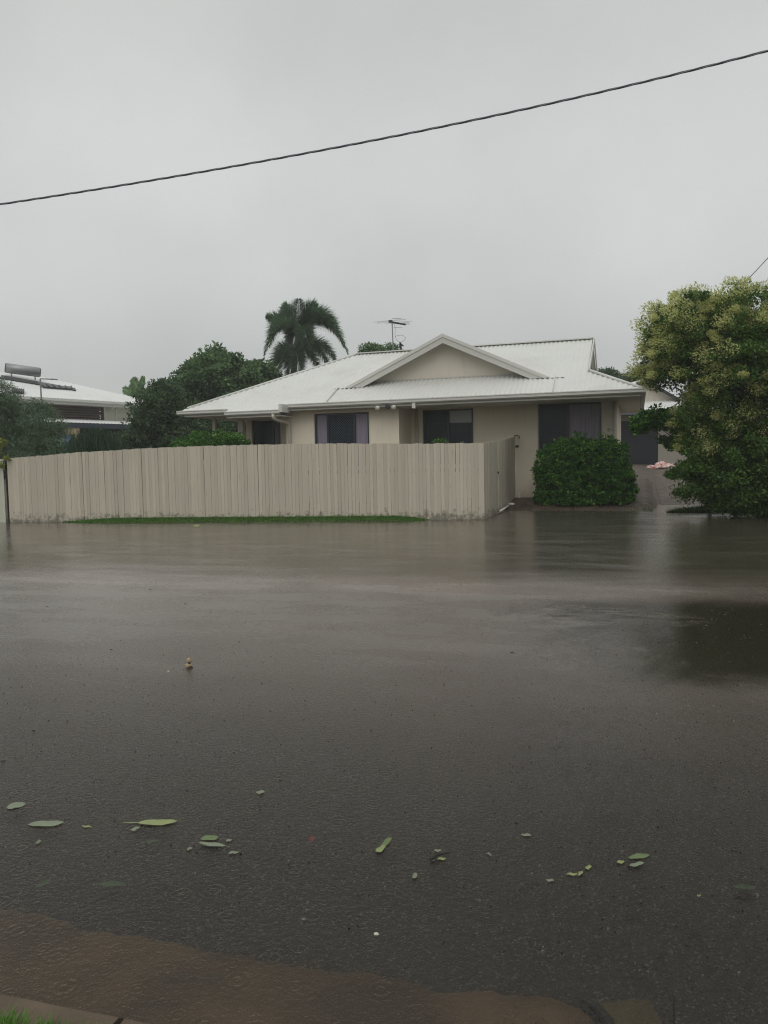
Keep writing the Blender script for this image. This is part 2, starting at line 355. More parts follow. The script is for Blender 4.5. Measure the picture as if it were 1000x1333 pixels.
def road_h(along, d):
    h = -.042+.036*math.exp(-((d-5.4)/1.6)**2)
    return h + mnoise.noise(Vector((along*.7, d*.7, 3)))*.006
m = MB(); al = [-200, -80, -40, -20]+[round(-12+.25*i, 3) for i in range(97)]+[20, 40, 80, 200]; ds = [1.50+.13*i for i in range(50)]
P0 = Vector((0, 0, 0))
m.v = [tuple(ER*a+NR*d+Vector((0, 0, road_h(a, d)))) for d in ds for a in al]; na = len(al)
m.f = [(j*na+i, j*na+i+1, (j+1)*na+i+1, (j+1)*na+i) for j in range(len(ds)-1) for i in range(na-1)]
tag(m.obj('road', M_ASPH, smooth=True), kind='structure')
# concrete gutter strip with silt, ragged road side edge; it breaks off at the right
edge_px = [(-160, 1150), (-80, 1163), (0, 1175), (30, 1177), (60, 1182), (100, 1197), (130, 1203), (190, 1212), (250, 1225), (300, 1231), (340, 1240), (390, 1248), (430, 1254), (500, 1262), (560, 1279), (600, 1280), (660, 1282), (700, 1285), (725, 1291), (748, 1299), (765, 1310), (778, 1322), (790, 1335), (800, 1360), (805, 1400)]
top = [atz(x, y, -.03) for x, y in edge_px]
m = MB(); rows = 7
prev = top[0] + ER*-8
pts = [prev]
for i in range(len(top)-1):
    for k in range(6):
        t = k/6; q = top[i].lerp(top[i+1], t); q = q + NR*(mnoise.noise(q*22)*.016+mnoise.noise(q*70)*.010)
        pts.append(q)
V = []
for q in pts:
    d0 = q.dot(NR)
    base = q.dot(ER)
    for r_ in range(rows):
        d = min(1.49, d0-.0)+(d0-min(1.49, d0))*(1-r_/(rows-1)) if d0 > 1.49 else d0-r_*.02
        z = -.024-.012*(r_/(rows-1))
        if r_ == 0: z = -.048
        V.append(tuple(ER*base+NR*d+Vector((0, 0, z))))
m.v = V; m.f = [(i*rows+r_, (i+1)*rows+r_, (i+1)*rows+r_+1, i*rows+r_+1) for i in range(len(pts)-1) for r_ in range(rows-1)]
tag(m.obj('gutter_path', M_GUT, smooth=True), kind='structure')
m = MB(); c = atz(826, 1322, -.028); n = 40
m.v = [tuple(c)]
for i in range(n):
    an = 2*math.pi*i/n; rr = 1+.45*mnoise.noise(Vector((math.cos(an)*1.6, math.sin(an)*1.6, 7)))+.2*mnoise.noise(Vector((math.cos(an)*6, math.sin(an)*6, 2))); m.v.append((c.x+.055*rr*math.cos(an), c.y+.075*rr*math.sin(an), -.030))
m.f = [(0, 1+i, 1+(i+1) % n) for i in range(n)]
tag(m.obj('silt_ground', silt('algae_silt', (.06, .042, .022), (.09, .085, .03))), kind='structure')
m = MB(); pts_ = [atz(x, y, -.020) for x, y in ((748, 1297), (765, 1304), (780, 1314), (792, 1328), (800, 1345))]  # added strip that stands in for the dark gap at the gutter end
m.tube(pts_, [.004, .009, .011, .010, .008], 7); o = m.obj('gap_strip', M_DARKW); tag(o, 'dark strip standing in for the gap along the broken end of the brown gutter', 'gap')
# kerb blocks, near left corner, joint between them
def kerb_block(a0, a1, name):
    m = MB(); prof = [(1.495, -.08), (1.487, .005), (1.472, .018), (1.375, .024), (1.365, -.08)]
    n = max(2, int((a1-a0)/.06)); k = len(prof)
    for i in range(n+1):
        a = a0+(a1-a0)*i/n
        for d, z in prof:
            q = ER*a+NR*d; m.v.append((q.x, q.y, z+mnoise.noise(Vector((a*9, d*30, 2)))*.003))
    m.f = [(i*k+j, i*k+j+1, (i+1)*k+j+1, (i+1)*k+j) for i in range(n) for j in range(k-1)]+[tuple(range(k)), tuple(n*k+j for j in range(k))]
    return tag(m.obj(name, M_KERB), kind='structure')
ja = atz(162, 1320, .02).dot(ER)
kerb_block(-9, ja-.006, 'kerb'); kerb_block(ja+.010, ja+1.6, 'kerb')
# verge behind the kerb
V = []; m = MB()
aa = [-9+.3*i for i in range(45)]; dd = [1.372, 1.25, 1.0, .6, 0, -1.5, -8]
m.v = [tuple(ER*a+NR*d+Vector((0, 0, .006+.01*mnoise.noise(Vector((a, d, 1)))-.0*d))) for d in dd for a in aa]
m.f = [(j*45+i, (j+1)*45+i, (j+1)*45+i+1, j*45+i+1) for j in range(len(dd)-1) for i in range(44)]
tag(m.obj('grass_verge_ground', M_MUD, smooth=True), kind='structure')
# driveway concrete beside the house
m = MB(); vs_ = [round(-1.2+.4*i, 2) for i in range(52)]; xs_ = [.5+.35*i for i in range(12)]
for v in vs_:
    for x in xs_:
        q = house(x, v, 0); m.v.append((q.x, q.y, ground_h(q.x, q.y)+.012))
m.f = [(j*12+i, j*12+i+1, (j+1)*12+i+1, (j+1)*12+i) for j in range(len(vs_)-1) for i in range(11)]
tag(m.obj('driveway_path', M_DRIVE, smooth=True), kind='structure')
# floodwater surface
m = MB(); gx = [-300, -80, -20, -8, -3, 0, 3, 8, 20, 80, 300]; gy = [-20, 0, 2, 5, 10, 15, 20, 26]
m.v = [(x, y, 0) for y in gy for x in gx]; m.f = [(j*11+i, j*11+i+1, (j+1)*11+i+1, (j+1)*11+i) for j in range(7) for i in range(10)]
tag(m.obj('floodwater', M_WATER), kind='structure')

# grass as stuff
def grass(name, pts, h, wd, mat, lean=.5):
    n = len(pts); P = np.array(pts); A = unit(rng.normal(size=(n, 3))*lean*np.array([1, 1, .2])+np.array([0, 0, 1]))*h*(.5+.8*rng.random((n, 1)))*.5
    B = unit(np.cross(A, rng.normal(size=(n, 3))))*wd*.5
    return tag(scatter_mesh(name, mat, P+A*.9, A, B, fold=.1), kind='stuff')
pts = []
while len(pts) < 26000:
    X = random.uniform(-8.3, 1.3); o_ = random.gauss(0, .16)-.16; Y = fence_y(X)+min(o_, .03); z = ground_h(X, Y)
    if z > -.012-random.random()*.01: pts.append((X, Y, z))
tag(grass('grass', pts, .05, .008, M_GRASS, 1.0), 'thin strip of bright green grass at the foot of the long cream fence', 'grass')
pts = []
while len(pts) < 9000:
    X = random.gauss(7.8, 1.3); Y = random.gauss(17.35, .28); z = ground_h(X, Y)
    if z > -.02: pts.append((X, Y, z))
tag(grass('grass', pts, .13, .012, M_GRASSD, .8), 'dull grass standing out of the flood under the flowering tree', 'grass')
pts = []
while len(pts) < 14000:
    a = random.uniform(-1.9, -1.02); d = 1.385-abs(random.gauss(0, .10)); q = ER*a+NR*d; pts.append((q.x, q.y, .0))
tag(grass('grass', pts, .06, .005, M_GRASS, 1.1), 'bright green lawn grass behind the kerb in the bottom corner', 'grass')
# gravel specks on the road
C = []
for i in range(3000):
    d = 1.95+5.6*random.random()**1.3; a = random.uniform(-.75, .62)*d*1.25-.1*d; C.append((ER*a+NR*d, random.uniform(.0010, .0026)*(1+.20*d)*(2.2 if random.random() < .02 else 1)))
m = MB()
for c, r_ in C:
    q = Vector((random.uniform(.7, 1.7), random.uniform(.6, 1.3), .45))*r_; an = random.random()*6
    base = [Vector((math.cos(an+k*2.1)*q.x, math.sin(an+k*2.1)*q.y, 0)) for k in range(3)]
    m.add([c+v+Vector((0, 0, -.006)) for v in base]+[c+v*.8+Vector((0, 0, q.z*.6)) for v in base]+[c+Vector((0, 0, q.z))], [(0, 1, 4, 3), (1, 2, 5, 4), (2, 0, 3, 5), (3, 4, 6), (4, 5, 6), (5, 3, 6)])
b = NB('gravel_specks'); isl = b.n('ShaderNodeNewGeometry').outputs['Random Per Island']
M_SPECK = b.done(b.pbr(b.mix(b.ramp(isl, .25, .98), (.03, .027, .024), (.26, .24, .21)), .4))
tag(m.obj('gravel', M_SPECK), 'scattered wet gravel specks on the flooded asphalt', 'gravel', kind='stuff')

# ------------------------------------------------------------------ main house
HB = .0
H = empty('brick_house'.replace('brick_', 'rendered_'), HO, 'low cream rendered house with white corrugated roof and front gable behind the paling fence', 'house', rz=-HA)
T = .462; EZ = 2.87; RV = 3.85; RZ = EZ+T*RV; XL = -12.3; GX = -1.3
wall = MB()
FZ = 2.72
def wallbox(m, x0, x1, v0, v1, z0=0.0, z1=FZ-.003): m.box(x0, x1, v0, v1, z0, z1)
# front main wall with window openings: pieces around openings
W1 = (-8.56, -6.975, 1.15, 2.60); W2 = (-5.79, -4.37, 1.15, 2.66); W3 = (-2.605, -.98, 1.45, 2.70); D4 = (-11.10, -10.17, .2, 2.64)
def wall_with(m, x0, x1, v0, v1, holes):
    cur = x0
    for a, b_, c, d_ in sorted(holes):
        wallbox(m, cur, a, v0, v1); wallbox(m, a, b_, v0, v1, 0, c)
        if d_ < FZ-.01: wallbox(m, a, b_, v0, v1, d_, FZ-.003)
        cur = b_
    wallbox(m, cur, x1, v0, v1)
wall_with(wall, -6.0, -.6, 1.6, 1.85, [W2, W3])
wallbox(wall, -6.38, -6.13, .401, 1.9)
wall_with(wall, -9.42, -6.381, .4, .65, [W1])
wallbox(wall, -9.42, -9.18, .651, 2.4)
wall_with(wall, -11.3, -9.421, 1.6, 1.85, [D4])
wallbox(wall, -6.129, -6.001, 1.6, 1.85)
wallbox(wall, -.85, -.6, 1.851, 7.1); wallbox(wall, -11.3, -11.05, 1.851, 7.1); wallbox(wall, -11.049, -.851, 6.9, 7.1)
wallbox(wall, -11.049, -.851, 3.2, 3.35)   # inner wall, keeps rooms dark
wall.obj('wall', M_WALL, H)
# roof planes, real corrugations
def corr(name, xs0, xs1, lo, hi, fn, pitch=.125, amp=.012, mat=M_ROOF, par=H, ends=True):
    n = max(8, int(abs(xs1-xs0)/(pitch/6))); m = MB()
    for i in range(n+1):
        x = xs0+(xs1-xs0)*i/n; a, b_ = lo(x), hi(x)
        dz = amp*math.sin(2*math.pi*x/pitch)
        for t in (0, .5, 1): P_ = fn(x, a+(b_-a)*t); m.v.append((P_[0], P_[1], P_[2]+dz))
    m.f = [(i*3+j, (i+1)*3+j, (i+1)*3+j+1, i*3+j+1) for i in range(n) for j in range(2)]
    o = m.obj(name, mat, par, smooth=True); return o
plane_f = lambda x, v: (x, v, EZ+T*v)
def hi_f(x):
    if x > GX: return max(0.0, -x+.0)
    if x > XL+RV: return RV
    return max(-.3, x-XL)
def lo_f(x):
    if x > -9.22: return -.02
    if x > -10.87: return -.37
    return -.17
rf = MB()
roof = corr('roof', -12.45, 0, lo_f, hi_f, plane_f)
tag(roof, None)
def side_right(v, t): # v = position along eave (house v), t distance from eave inwards
    return (-t, v, EZ+T*t)
corr('roof_slope', 0, 2*RV, lambda v: -.02, lambda v: min(-GX, v, 2*RV-v), side_right)
corr('roof_slope', -.0, 2*RV, lambda v: -.02, lambda v: min(RV, v, 2*RV-v), lambda v, t: (XL+t, v, EZ+T*t))
corr('roof_slope', -12.3, 0, lambda x: 0, lambda x: (max(0, -x) if x > GX else RV if x > XL+RV else max(0, x-XL)), lambda x, t: (x, 2*RV-t, EZ+T*t))
# ridge and hip caps
cap = MB(); cap.bar((XL+RV-.05, RV, RZ+.012), (GX+.02, RV, RZ+.012), .22, .03)
o = cap.obj('ridge_cap', M_ROOF, H)
cap = MB()
for a_, b_ in (((-12.3, 0, EZ+.012), (XL+RV, RV, RZ+.012)), ((0, 0, EZ+.012), (GX+.05, -GX-.05, EZ-T*GX+.012)), ((0, 2*RV, EZ+.012), (GX, 2*RV+GX, EZ-T*GX+.012))):
    cap = MB(); cap.tube([a_, b_], .035, 8); cap.obj('hip_cap', M_ROOF, H, smooth=True)
# gablet at right end of ridge
gb = MB(); zb = EZ-T*GX
gb.add([(GX-.18, -GX+.1, zb-.05), (GX-.18, 2*RV+GX-.1, zb-.05), (GX-.18, RV, RZ-.03)], [(0, 1, 2)])
gb.obj('gablet_wall', M_GABLE, H)
gb = MB(); gb.bar((GX+.03, -GX-.05, zb-.02), (GX+.03, RV, RZ-.03), .03, .14); gb.bar((GX+.03, 2*RV+GX+.05, zb-.02), (GX+.03, RV, RZ-.03), .03, .14)
gb.obj('gablet_barge', M_BARGE, H)
# front dutch gable
gc, gw = -5.03, 2.80; gz = EZ+T*gw+T*.95   # ridge height of gable
m = MB(); n = 24
def gsurf(side, name):
    m = MB(); n = 40
    for i in range(n+1):
        s_ = gw*i/n; z = gz-T*s_; v1 = (z-EZ)/T; x = gc+side*s_
        for t in (0, .5, 1): m.v.append((x, .93+(v1-.93)*t, z+.01))
    m.f = [(i*3+j, (i+1)*3+j, (i+1)*3+j+1, i*3+j+1) for i in range(n) for j in range(2)]
    return m.obj(name, M_ROOF, H)
gsurf(1, 'gable_roof_slope'); gsurf(-1, 'gable_roof_slope')
for side in (1, -1):
    m = MB(); L0 = (gc+side*gw*1.015, gz-T*gw*1.015)
    # barge board: parallelogram with vertical thickness
    def pb(z0, z1, v0, v1, mb):
        xa, xb = gc, gc+side*gw
        def e(x, z): return (x, gz-T*abs(x-gc)+z)
        # cut the foot level with the roof skirt
        foot = EZ+T*v0+.012
        P_ = [(xa, gz+z1), (xb-side*max(0, (foot-(gz-T*gw+z1))/T), max(foot, gz-T*gw+z1))]
        xf = gc+side*(gz+z0-foot)/T
        P_ += [(xf, foot), (xa, gz+z0)]
        vs = [(x, v0, z) for x, z in P_]+[(x, v1, z) for x, z in P_]
        mb.add(vs, [(0, 1, 2, 3), (7, 6, 5, 4), (0, 4, 5, 1), (1, 5, 6, 2), (2, 6, 7, 3), (3, 7, 4, 0)])
    pb(-.225, -.065, .935, .965, m); m.obj('barge_board', M_BARGE, H)
    m = MB(); pb(-.068, .022, .915, .96, m); m.obj('barge_capping', M_GUTTER, H)
m = MB(); zb = EZ+T*1.3; hw = (gz-zb)/T
m.add([(gc-hw, 1.3, zb-.05), (gc+hw, 1.3, zb-.05), (gc, 1.3, gz-.02), (gc-hw, 1.36, zb-.05), (gc+hw, 1.36, zb-.05), (gc, 1.36, gz-.02)], [(0, 1, 2), (5, 4, 3), (0, 2, 5, 3), (1, 4, 5, 2)])
m.obj('gable_wall', M_GABLE, H)
m = MB(); m.box(gc-hw+.2, gc+hw-.2, 1.285, 1.299, zb+.002, zb+.03); m.obj('gable_flashing', M_FASCIA, H)
for xx in (-8.03, -2.06):
    m = MB(); a = (xx, .0, EZ+.022); b_ = (xx-.03, 1.0, EZ+T*1.0+.022); m.bar(a, b_, .018, .016); m.obj('roof_seam', M_FASCIA, H)
for i, (xa, xb) in enumerate(((-8.15, -7.45), (-2.6, -1.86))):   # dark bars stand in for the shadow under the ribs at the gable feet
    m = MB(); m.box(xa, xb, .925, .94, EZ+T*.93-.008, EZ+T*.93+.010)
    m.obj('rib_shadow_bar', M_DARKW, H)
# gutters (quad profile), fascia, soffit
def gutter(x0, x1, v, name='gutter', z=EZ-.01):
    m = MB(); prof = [(0, -.115), (-.075, -.115), (-.105, -.085), (-.105, -.03), (-.118, -.022), (-.118, 0), (-.10, 0), (-.10, -.02), (0, -.02)]
    k = len(prof)
    for x in (x0, x1):
        for a, b_ in prof: m.v.append((x, v+a, z+b_))
    m.f = [(i, (i+1) % k, k+(i+1) % k, k+i) for i in range(k)]+[tuple(range(k)), tuple(range(k, 2*k))[::-1]]
    return m.obj(name, M_GUTTER, H)
def fascia(x0, x1, v): m = MB(); m.box(x0, x1, v-.02, v+.001, EZ-.185, EZ-.118); return m.obj('fascia', M_FASCIA, H)
gutter(-9.22, .10, 0); gutter(-10.87, -9.22, -.35, z=EZ-.17); gutter(-12.5, -10.87, -.15, z=EZ-.08)
fascia(-9.2, 0, 0)
m = MB(); m.box(-10.85, -9.22, -.37, -.349, EZ-.345, EZ-.288); m.obj('fascia', M_FASCIA, H)
m = MB(); m.box(-12.3, -10.9, -.17, -.149, EZ-.25, EZ-.198); m.obj('fascia', M_FASCIA, H)
m = MB(); m.box(-9.22, -9.12, -.47, -.002, EZ-.24, EZ-.03); m.obj('gutter_return', M_GUTTER, H)
m = MB(); m.box(.0, .105, .0, 7.7, EZ-.125, EZ-.01); m.obj('side_gutter', M_GUTTER, H)
m = MB(); m.box(-.02, .0, .0, 7.7, EZ-.19, EZ-.126); m.obj('side_fascia', M_FASCIA, H)
m = MB(); m.box(-9.2, -.021, .002, 1.599, FZ-.03, FZ-.004); m.box(-.6, -.021, 1.6, 7.68, FZ-.03, FZ-.004)
m.box(-10.85, -9.2, -.34, 1.599, FZ-.19, FZ-.165); m.box(-12.3, -10.86, -.14, 1.599, FZ-.10, FZ-.075); m.box(-12.3, -11.301, 1.6, 7.1, FZ-.1, FZ-.075)
m.obj('soffit', M_SOFFIT, H)
# patio posts
m = MB(); m.box(-11.20, -11.04, .9, 1.06, 0, FZ-.07); m.obj('patio_post', M_TRIM, H)
m = MB(); m.box(-12.04, -11.95, .9, .99, 0, FZ-.10); m.obj('patio_post', M_TRIM, H)
# windows
def lattice(x0, x1, z0, z1, v, step=.07, t=.007):
    m = MB(); W_, Hh = x1-x0, z1-z0
    for sgn in (1, -1):
        k = -Hh
        while k < W_:
            a0 = max(0, k); a1 = min(W_, k+Hh)
            if a1-a0 > .01:
                za, zb_ = (a0-k), (a1-k)
                if sgn < 0: za, zb_ = Hh-za, Hh-zb_
                m.bar((x0+a0, v, z0+za), (x0+a1, v, z0+zb_), t, .004, up=(0, 1, 0))
            k += step
    return m
def window(W, v, split, parts, sill=True):
    x0, x1, z0, z1 = W; f = MB(); t = .045
    f.box(x0, x1, v+.02, v+.10, z0, z0+t); f.box(x0, x1, v+.02, v+.10, z1-t, z1); f.box(x0, x0+t, v+.02, v+.10, z0+t, z1-t); f.box(x1-t, x1, v+.02, v+.10, z0+t, z1-t)
    for s_ in split: f.box(s_-.028, s_+.028, v+.025, v+.095, z0+t, z1-t)
    fr = f.obj('window', M_FRAME, H)
    g = MB(); g.box(x0+t, x1-t, v+.075, v+.081, z0+t, z1-t); g.obj('pane', M_GLASS, fr)
    for kind, a, b_, c, d_ in parts:
        if kind == 'mesh': lattice(a, b_, c, d_, v+.04).obj('security_screen', M_MESH, fr)
        else:
            m = MB(); n = 40 if kind == 'curtain' else 1
            for i in range(n+1):
                x = a+(b_-a)*i/n; yy = v+.066+(.006*math.sin(i*1.7)+.003*math.sin(i*.6) if kind == 'curtain' else 0)
                m.v += [(x, yy, c), (x, yy, d_)]
            m.f = [(2*i, 2*i+2, 2*i+3, 2*i+1) for i in range(n)]
            m.obj('curtain' if kind == 'curtain' else 'roller_blind', M_CURT if kind == 'curtain' else M_BLIND, fr, smooth=True)
    if sill: s_ = MB(); s_.box(x0-.03, x1+.03, v-.04, v+.02, z0-.05, z0-.002); s_.obj('window_sill', M_TRIM, fr)
    # thin trim reveal
    r_ = MB(); r_.box(x0-.03, x0-.002, v-.006, v+.02, z0, z1); r_.obj('window_trim', M_TRIM, fr)
    r_ = MB(); r_.box(x1+.002, x1+.03, v-.006, v+.02, z0, z1); r_.obj('window_trim', M_TRIM, fr)
    return fr
window(W1, .4, [-8.18, -7.40], [('curtain', -8.52, -8.2, 1.2, 2.56), ('mesh', -8.15, -7.43, 1.2, 2.56), ('curtain', -7.37, -7.02, 1.2, 2.56)])
window(W2, 1.6, [-5.07], [('mesh', -5.75, -5.1, 1.2, 2.62), ('blind', -5.04, -4.42, 2.28, 2.62)])
window(W3, 1.6, [-1.84], [('mesh', -2.56, -1.87, 1.5, 2.66), ('curtain', -1.81, -1.03, 1.72, 2.66)])
window(D4, 1.6, [-10.42], [('mesh', -11.06, -10.45, .3, 2.6), ('curtain', -10.39, -10.22, .3, 2.6)], sill=False)
# downpipes
def pipe(pts, name='downpipe', r_=.042): m = MB(); m.tube(pts, r_, 10); return m.obj(name, M_PIPE, H, smooth=True)
pipe([(-9.42, -.40, EZ-.28), (-9.42, -.40, EZ-.37), (-9.40, -.30, EZ-.43), (-9.33, .15, EZ-.47), (-9.30, .33, EZ-.52), (-9.30, .352, EZ-.6), (-9.30, .352, .1)], r_=.048)
pipe([(-5.95, 1.54, FZ-.04), (-5.95, 1.54, .2)])
pipe([(-.66, 1.55, FZ-.04), (-.66, 1.55, .1)])
m = MB(); m.box(-5.62, -5.53, -.10, -.01, EZ-.26, EZ-.13); m.obj('gutter_outlet', M_GUTTER, H)
# twin security light under the eave
SL = empty('security_light', house(-6.3, -.06, FZ-.05), 'twin headed security light fixed under the gutter above the corner of the projecting room', 'security light', rz=-HA)
m = MB(); m.box(-.05, .05, -.03, .03, -.05, .05); m.bar((-.22, 0, -.01), (.2, 0, -.01), .018); bevel(m.obj('sensor_box', M_BLACKM, SL))
for sx in (-.24, .2):
    m = MB(); m.tube([(sx, .03, .02), (sx, -.03, 0), (sx, -.10, -.03), (sx, -.115, -.036)], [.025, .045, .062, .055], 12); m.obj('lamp_head', M_WHITEPL, SL, smooth=True)
# dome on the back roof slope, seen above the ridge
q = house(-6.15, 4.5, 0); zr = EZ+T*(2*RV-4.5)
DO = empty('skylight_dome', Vector((q.x, q.y, zr)), 'grey domed skylight peeping over the white roof ridge', 'skylight', rz=-HA)
m = MB(); m.lathe([(.30, -.1), (.30, .20), (.29, .23)], 20); m.obj('dome_collar', M_GALV, DO)
m = MB(); m.lathe([(.33, .23), (.32, .29), (.27, .36), (.18, .405), (.09, .425), (.01, .43)], 24); m.obj('dome_cover', glass_mat('grey_dome_plastic', (.22, .24, .26), .15), DO, smooth=True)

# ------------------------------------------------------------------ tv antenna
ax, azt = onv(510.5, 419, 4.3); _, azb = onv(511, 452, 4.3)
AN = empty('television_antenna', house(ax, 4.3, azb-.35), 'rooftop television antenna on a thin mast behind the white ridge', 'antenna', rz=-HA)
hh = azt-azb+.35
m = MB(); m.tube([(0.03, 0, -.3), (0, 0, hh+.04)], .018, 8); m.obj('mast', M_GALV, AN)
m = MB(); m.bar((-.07, -.1, hh), (.28, .55, hh-.02), .035, .05); m.box(-.08, .02, -.12, .0, hh-.03, hh+.04); m.obj('boom', M_BLACKM, AN)
m = MB()
for t, l in ((0, .55), (.16, .50), (.33, .62), (.5, .42), (.68, .32), (.85, .22), (1, .16)):
    cx, cy = -.07+.35*t, -.1+.65*t; m.bar((cx-l, cy+.12*l, hh+.0+.03*(t < .4)), (cx+l, cy-.12*l, hh-.02+.05*(t < .2)), .007)
m.bar((.0, 0, hh+.10), (.28, .1, hh+.10), .012); m.bar((.05, 0, hh-.18), (.3, .1, hh-.18), .010)
m.obj('antenna_elements', M_GALV, AN)
m = MB(); m.tube([(.08, 0, hh-.05), (.10, 0, hh-.25), (.09, 0, hh-.45), (.14, 0, hh-.58), (.26, 0, hh-.66), (.40, 0, hh-.6), (.44, 0, hh-.52), (.34, 0, hh-.44), (.18, 0, hh-.43), (.09, 0, hh-.47)], .006, 6); m.obj('lead_cable', M_CABLE, AN)
m = MB(); m.bar((.27, -.05, hh-.66), (.30, .0, hh-1.0), .05); m.bar((.27, 0, hh-.7), (.36, 0, hh-.78), .04); m.obj('bracket', M_BLACKM, AN)

# ------------------------------------------------------------------ fences
def fence_top(X):
    pts_ = [(8, 597), (100, 589), (200, 583), (300, 579.5), (390, 578), (440, 577.2), (540, 577.4), (632, 576.8)]
    # world height on the fence line at each of these
    if not hasattr(fence_top, 't'):
        fence_top.t = []
        D_ = (FC-FL).normalized(); Nn = Vector((D_.y, -D_.x, 0))
        for a, b_ in pts_:
            dr = ray(a, b_); t = (FL-EYE).dot(Nn)/dr.dot(Nn); P_ = EYE+dr*t; fence_top.t.append((P_.x, P_.z))
    return float(np.interp(X, [q[0] for q in fence_top.t], [q[1] for q in fence_top.t]))
FD = (FC-FL).normalized(); FN = Vector((-FD.y, FD.x, 0))
FEN = empty('paling_fence', FL, 'long weathered cream paling fence with a gently arched top edge facing the flooded road', 'fence')
m = MB(); s_ = 0.0; Ltot = (FC-FL).length; M4 = Matrix.Translation(-FL)
def plank(mb, p, D_, N_, wd, z0, z1, th, off, lean=0.0):
    a = p+N_*off; vs = []
    for z, l in ((z0, 0), (z1, lean)):
        for du, dn in ((0, 0), (wd, 0), (wd, th), (0, th)): q = a+D_*(du+l)+N_*dn; vs.append((q.x, q.y, z))
    mb.add(vs, [(0, 3, 2, 1), (4, 5, 6, 7), (0, 1, 5, 4), (1, 2, 6, 5), (2, 3, 7, 6), (3, 0, 4, 7)])
s_ = .02
while s_ < Ltot-.10:
    wd = random.uniform(.070, .080); p = FL+FD*s_
    plank(m, p-FL, FD, FN, wd, -.12+random.uniform(0, .02), fence_top(p.x+.05)+random.uniform(-.008, .008), .016, random.uniform(-.004, .005), random.uniform(-.005, .005))
    s_ += wd+random.choice([.001, .002, .002, .003, .004, .007])
m.obj('paling_panel', M_FENCE, FEN)
m = MB()
for z in (.35, 1.05): m.bar(FN*.045+Vector((0, 0, z)), FD*Ltot+FN*.045+Vector((0, 0, z)), .05, .08)
m.obj('rail', M_DARKW, FEN)
m = MB(); plank(m, FD*(Ltot-.10), FD, FN, .115, -.15, 1.605, .03, -.016); m.obj('corner_board', M_FENCE, FEN)
m = MB(); plank(m, FD*(-.012), FD, FN, .022, -.15, 1.44, .05, -.004, -.02); m.obj('end_post', M_DARKW, FEN)
# side return with gate
SD = (FE-FC); SLn = SD.length; SD.normalize(); SN = Vector((SD.y, -SD.x, 0)); SN = SN if SN.x > 0 else -SN
GF = empty('side_paling_gate', FC, 'shaded grey cream paling gate panel running back from the fence corner to the house wall', 'gate')
m = MB(); s_ = .03; k = 0
while s_ < SLn-.06:
    wd = random.uniform(.088, .097); t = s_/SLn; zt = 1.60+(1.84-1.60)*t; zb_ = -.06+.22*t
    plank(m, SD*s_, SD, SN, wd, zb_, zt+random.uniform(-.006, .006), .016, random.uniform(-.003, .004))
    s_ += wd+(.035 if abs(s_-SLn*.38) < .06 else random.choice([.002, .003, .004])); k += 1
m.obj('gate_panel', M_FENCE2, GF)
m = MB()
for z0, z1 in ((.42, .62), (1.15, 1.38)): m.bar(-SN*.03+Vector((0, 0, z0)), SD*SLn-SN*.03+Vector((0, 0, z1)), .04, .08)
m.obj('rail', M_DARKW, GF)
m = MB(); m.box(-.03, .05, -.05, .03, 1.56, 1.62, Matrix.Translation(SD*(SLn+.01)+SN*.05)); m.obj('latch', M_BLACKM, GF)
m = MB(); q = SD*(SLn-.12)+SN*.0; m.tube([q+Vector((0, 0, 1.83)), q+Vector((.03, 0, 1.88)), q+Vector((.14, .03, 1.87)), q+Vector((.16, .05, 1.80))], .012, 6); m.obj('gate_hook', M_BLACKM, GF)
m = MB(); q = SD*(SLn*.55)+SN*.03
for dx in (-.03, .05): m = MB(); m.box(-.015, .015, -.01, .01, .92, .97, Matrix.Translation(SD*(SLn*.38+dx)+SN*.02)); m.obj('gate_bolt', M_BLACKM, GF)
# neighbour's smooth fence at the left edge
NF = empty('metal_sheet_fence', FL-FD*.06, 'smooth pale greenish cream sheet fence at the very left beyond a dark post', 'fence')
m = MB(); n = 160; Ln = 5.0
for i in range(n+1):
    q = -FD*(.02+Ln*i/n)+FN*(.012*math.sin(i*.9)); zt = 1.46-.02*i/n
    m.v += [(q.x, q.y, -.15), (q.x, q.y, zt)]
m.f = [(2*i, 2*i+1, 2*i+3, 2*i+2) for i in range(n)]; m.obj('fence_sheet', M_CREAMF, NF, smooth=True)
m = MB(); m.bar(-FD*.0+Vector((0, 0, 1.47)), -FD*Ln+Vector((0, 0, 1.45)), .05, .04); m.obj('top_rail', M_CREAMF, NF)
m = MB(); m.box(-.02, .02, .03, .07, -.2, 1.44, Matrix.Translation(FD*.09)); m.obj('fence_post', M_BLACKM, NF)
# white pipe debris at the base of gate
q = atz(664, 659, .06); q2 = atz(651, 667, .03)
m = MB(); m.tube([q2+Vector((0, 0, .03)), q+Vector((0, 0, .03))], .026, 10); m.tube([q+Vector((-.02, 0, .03)), q+Vector((.05, .05, .05)), q+Vector((.10, .0, .03))], .045, 10)
tag(m.obj('plastic_pipe', M_WHITEPL, smooth=True), 'broken white plastic pipe lying at the foot of the shaded side gate', 'pipe')
m = MB(); q = house(-3.12, 1.5, .1); m.box(-.03, .03, -.03, .03, 0, .26, Matrix.Translation(q)); m.box(-.03, .16, -.03, .03, 0, .04, Matrix.Translation(q))
tag(bevel(m.obj('white_peg', M_WHITEPL)), 'small white upright peg where the gate meets the house wall', 'peg')

# ------------------------------------------------------------------ neighbouring raised house, far left
LK = Vector((-11.74, 43.8, 0)); LE = Vector((-.567, -.823, 0)); LN = Vector((-.823, .567, 0))
LH = empty('raised_timber_house', LK, 'raised timber house with white hipped roof, brown slatted veranda and cream boards beyond the fence', 'house')
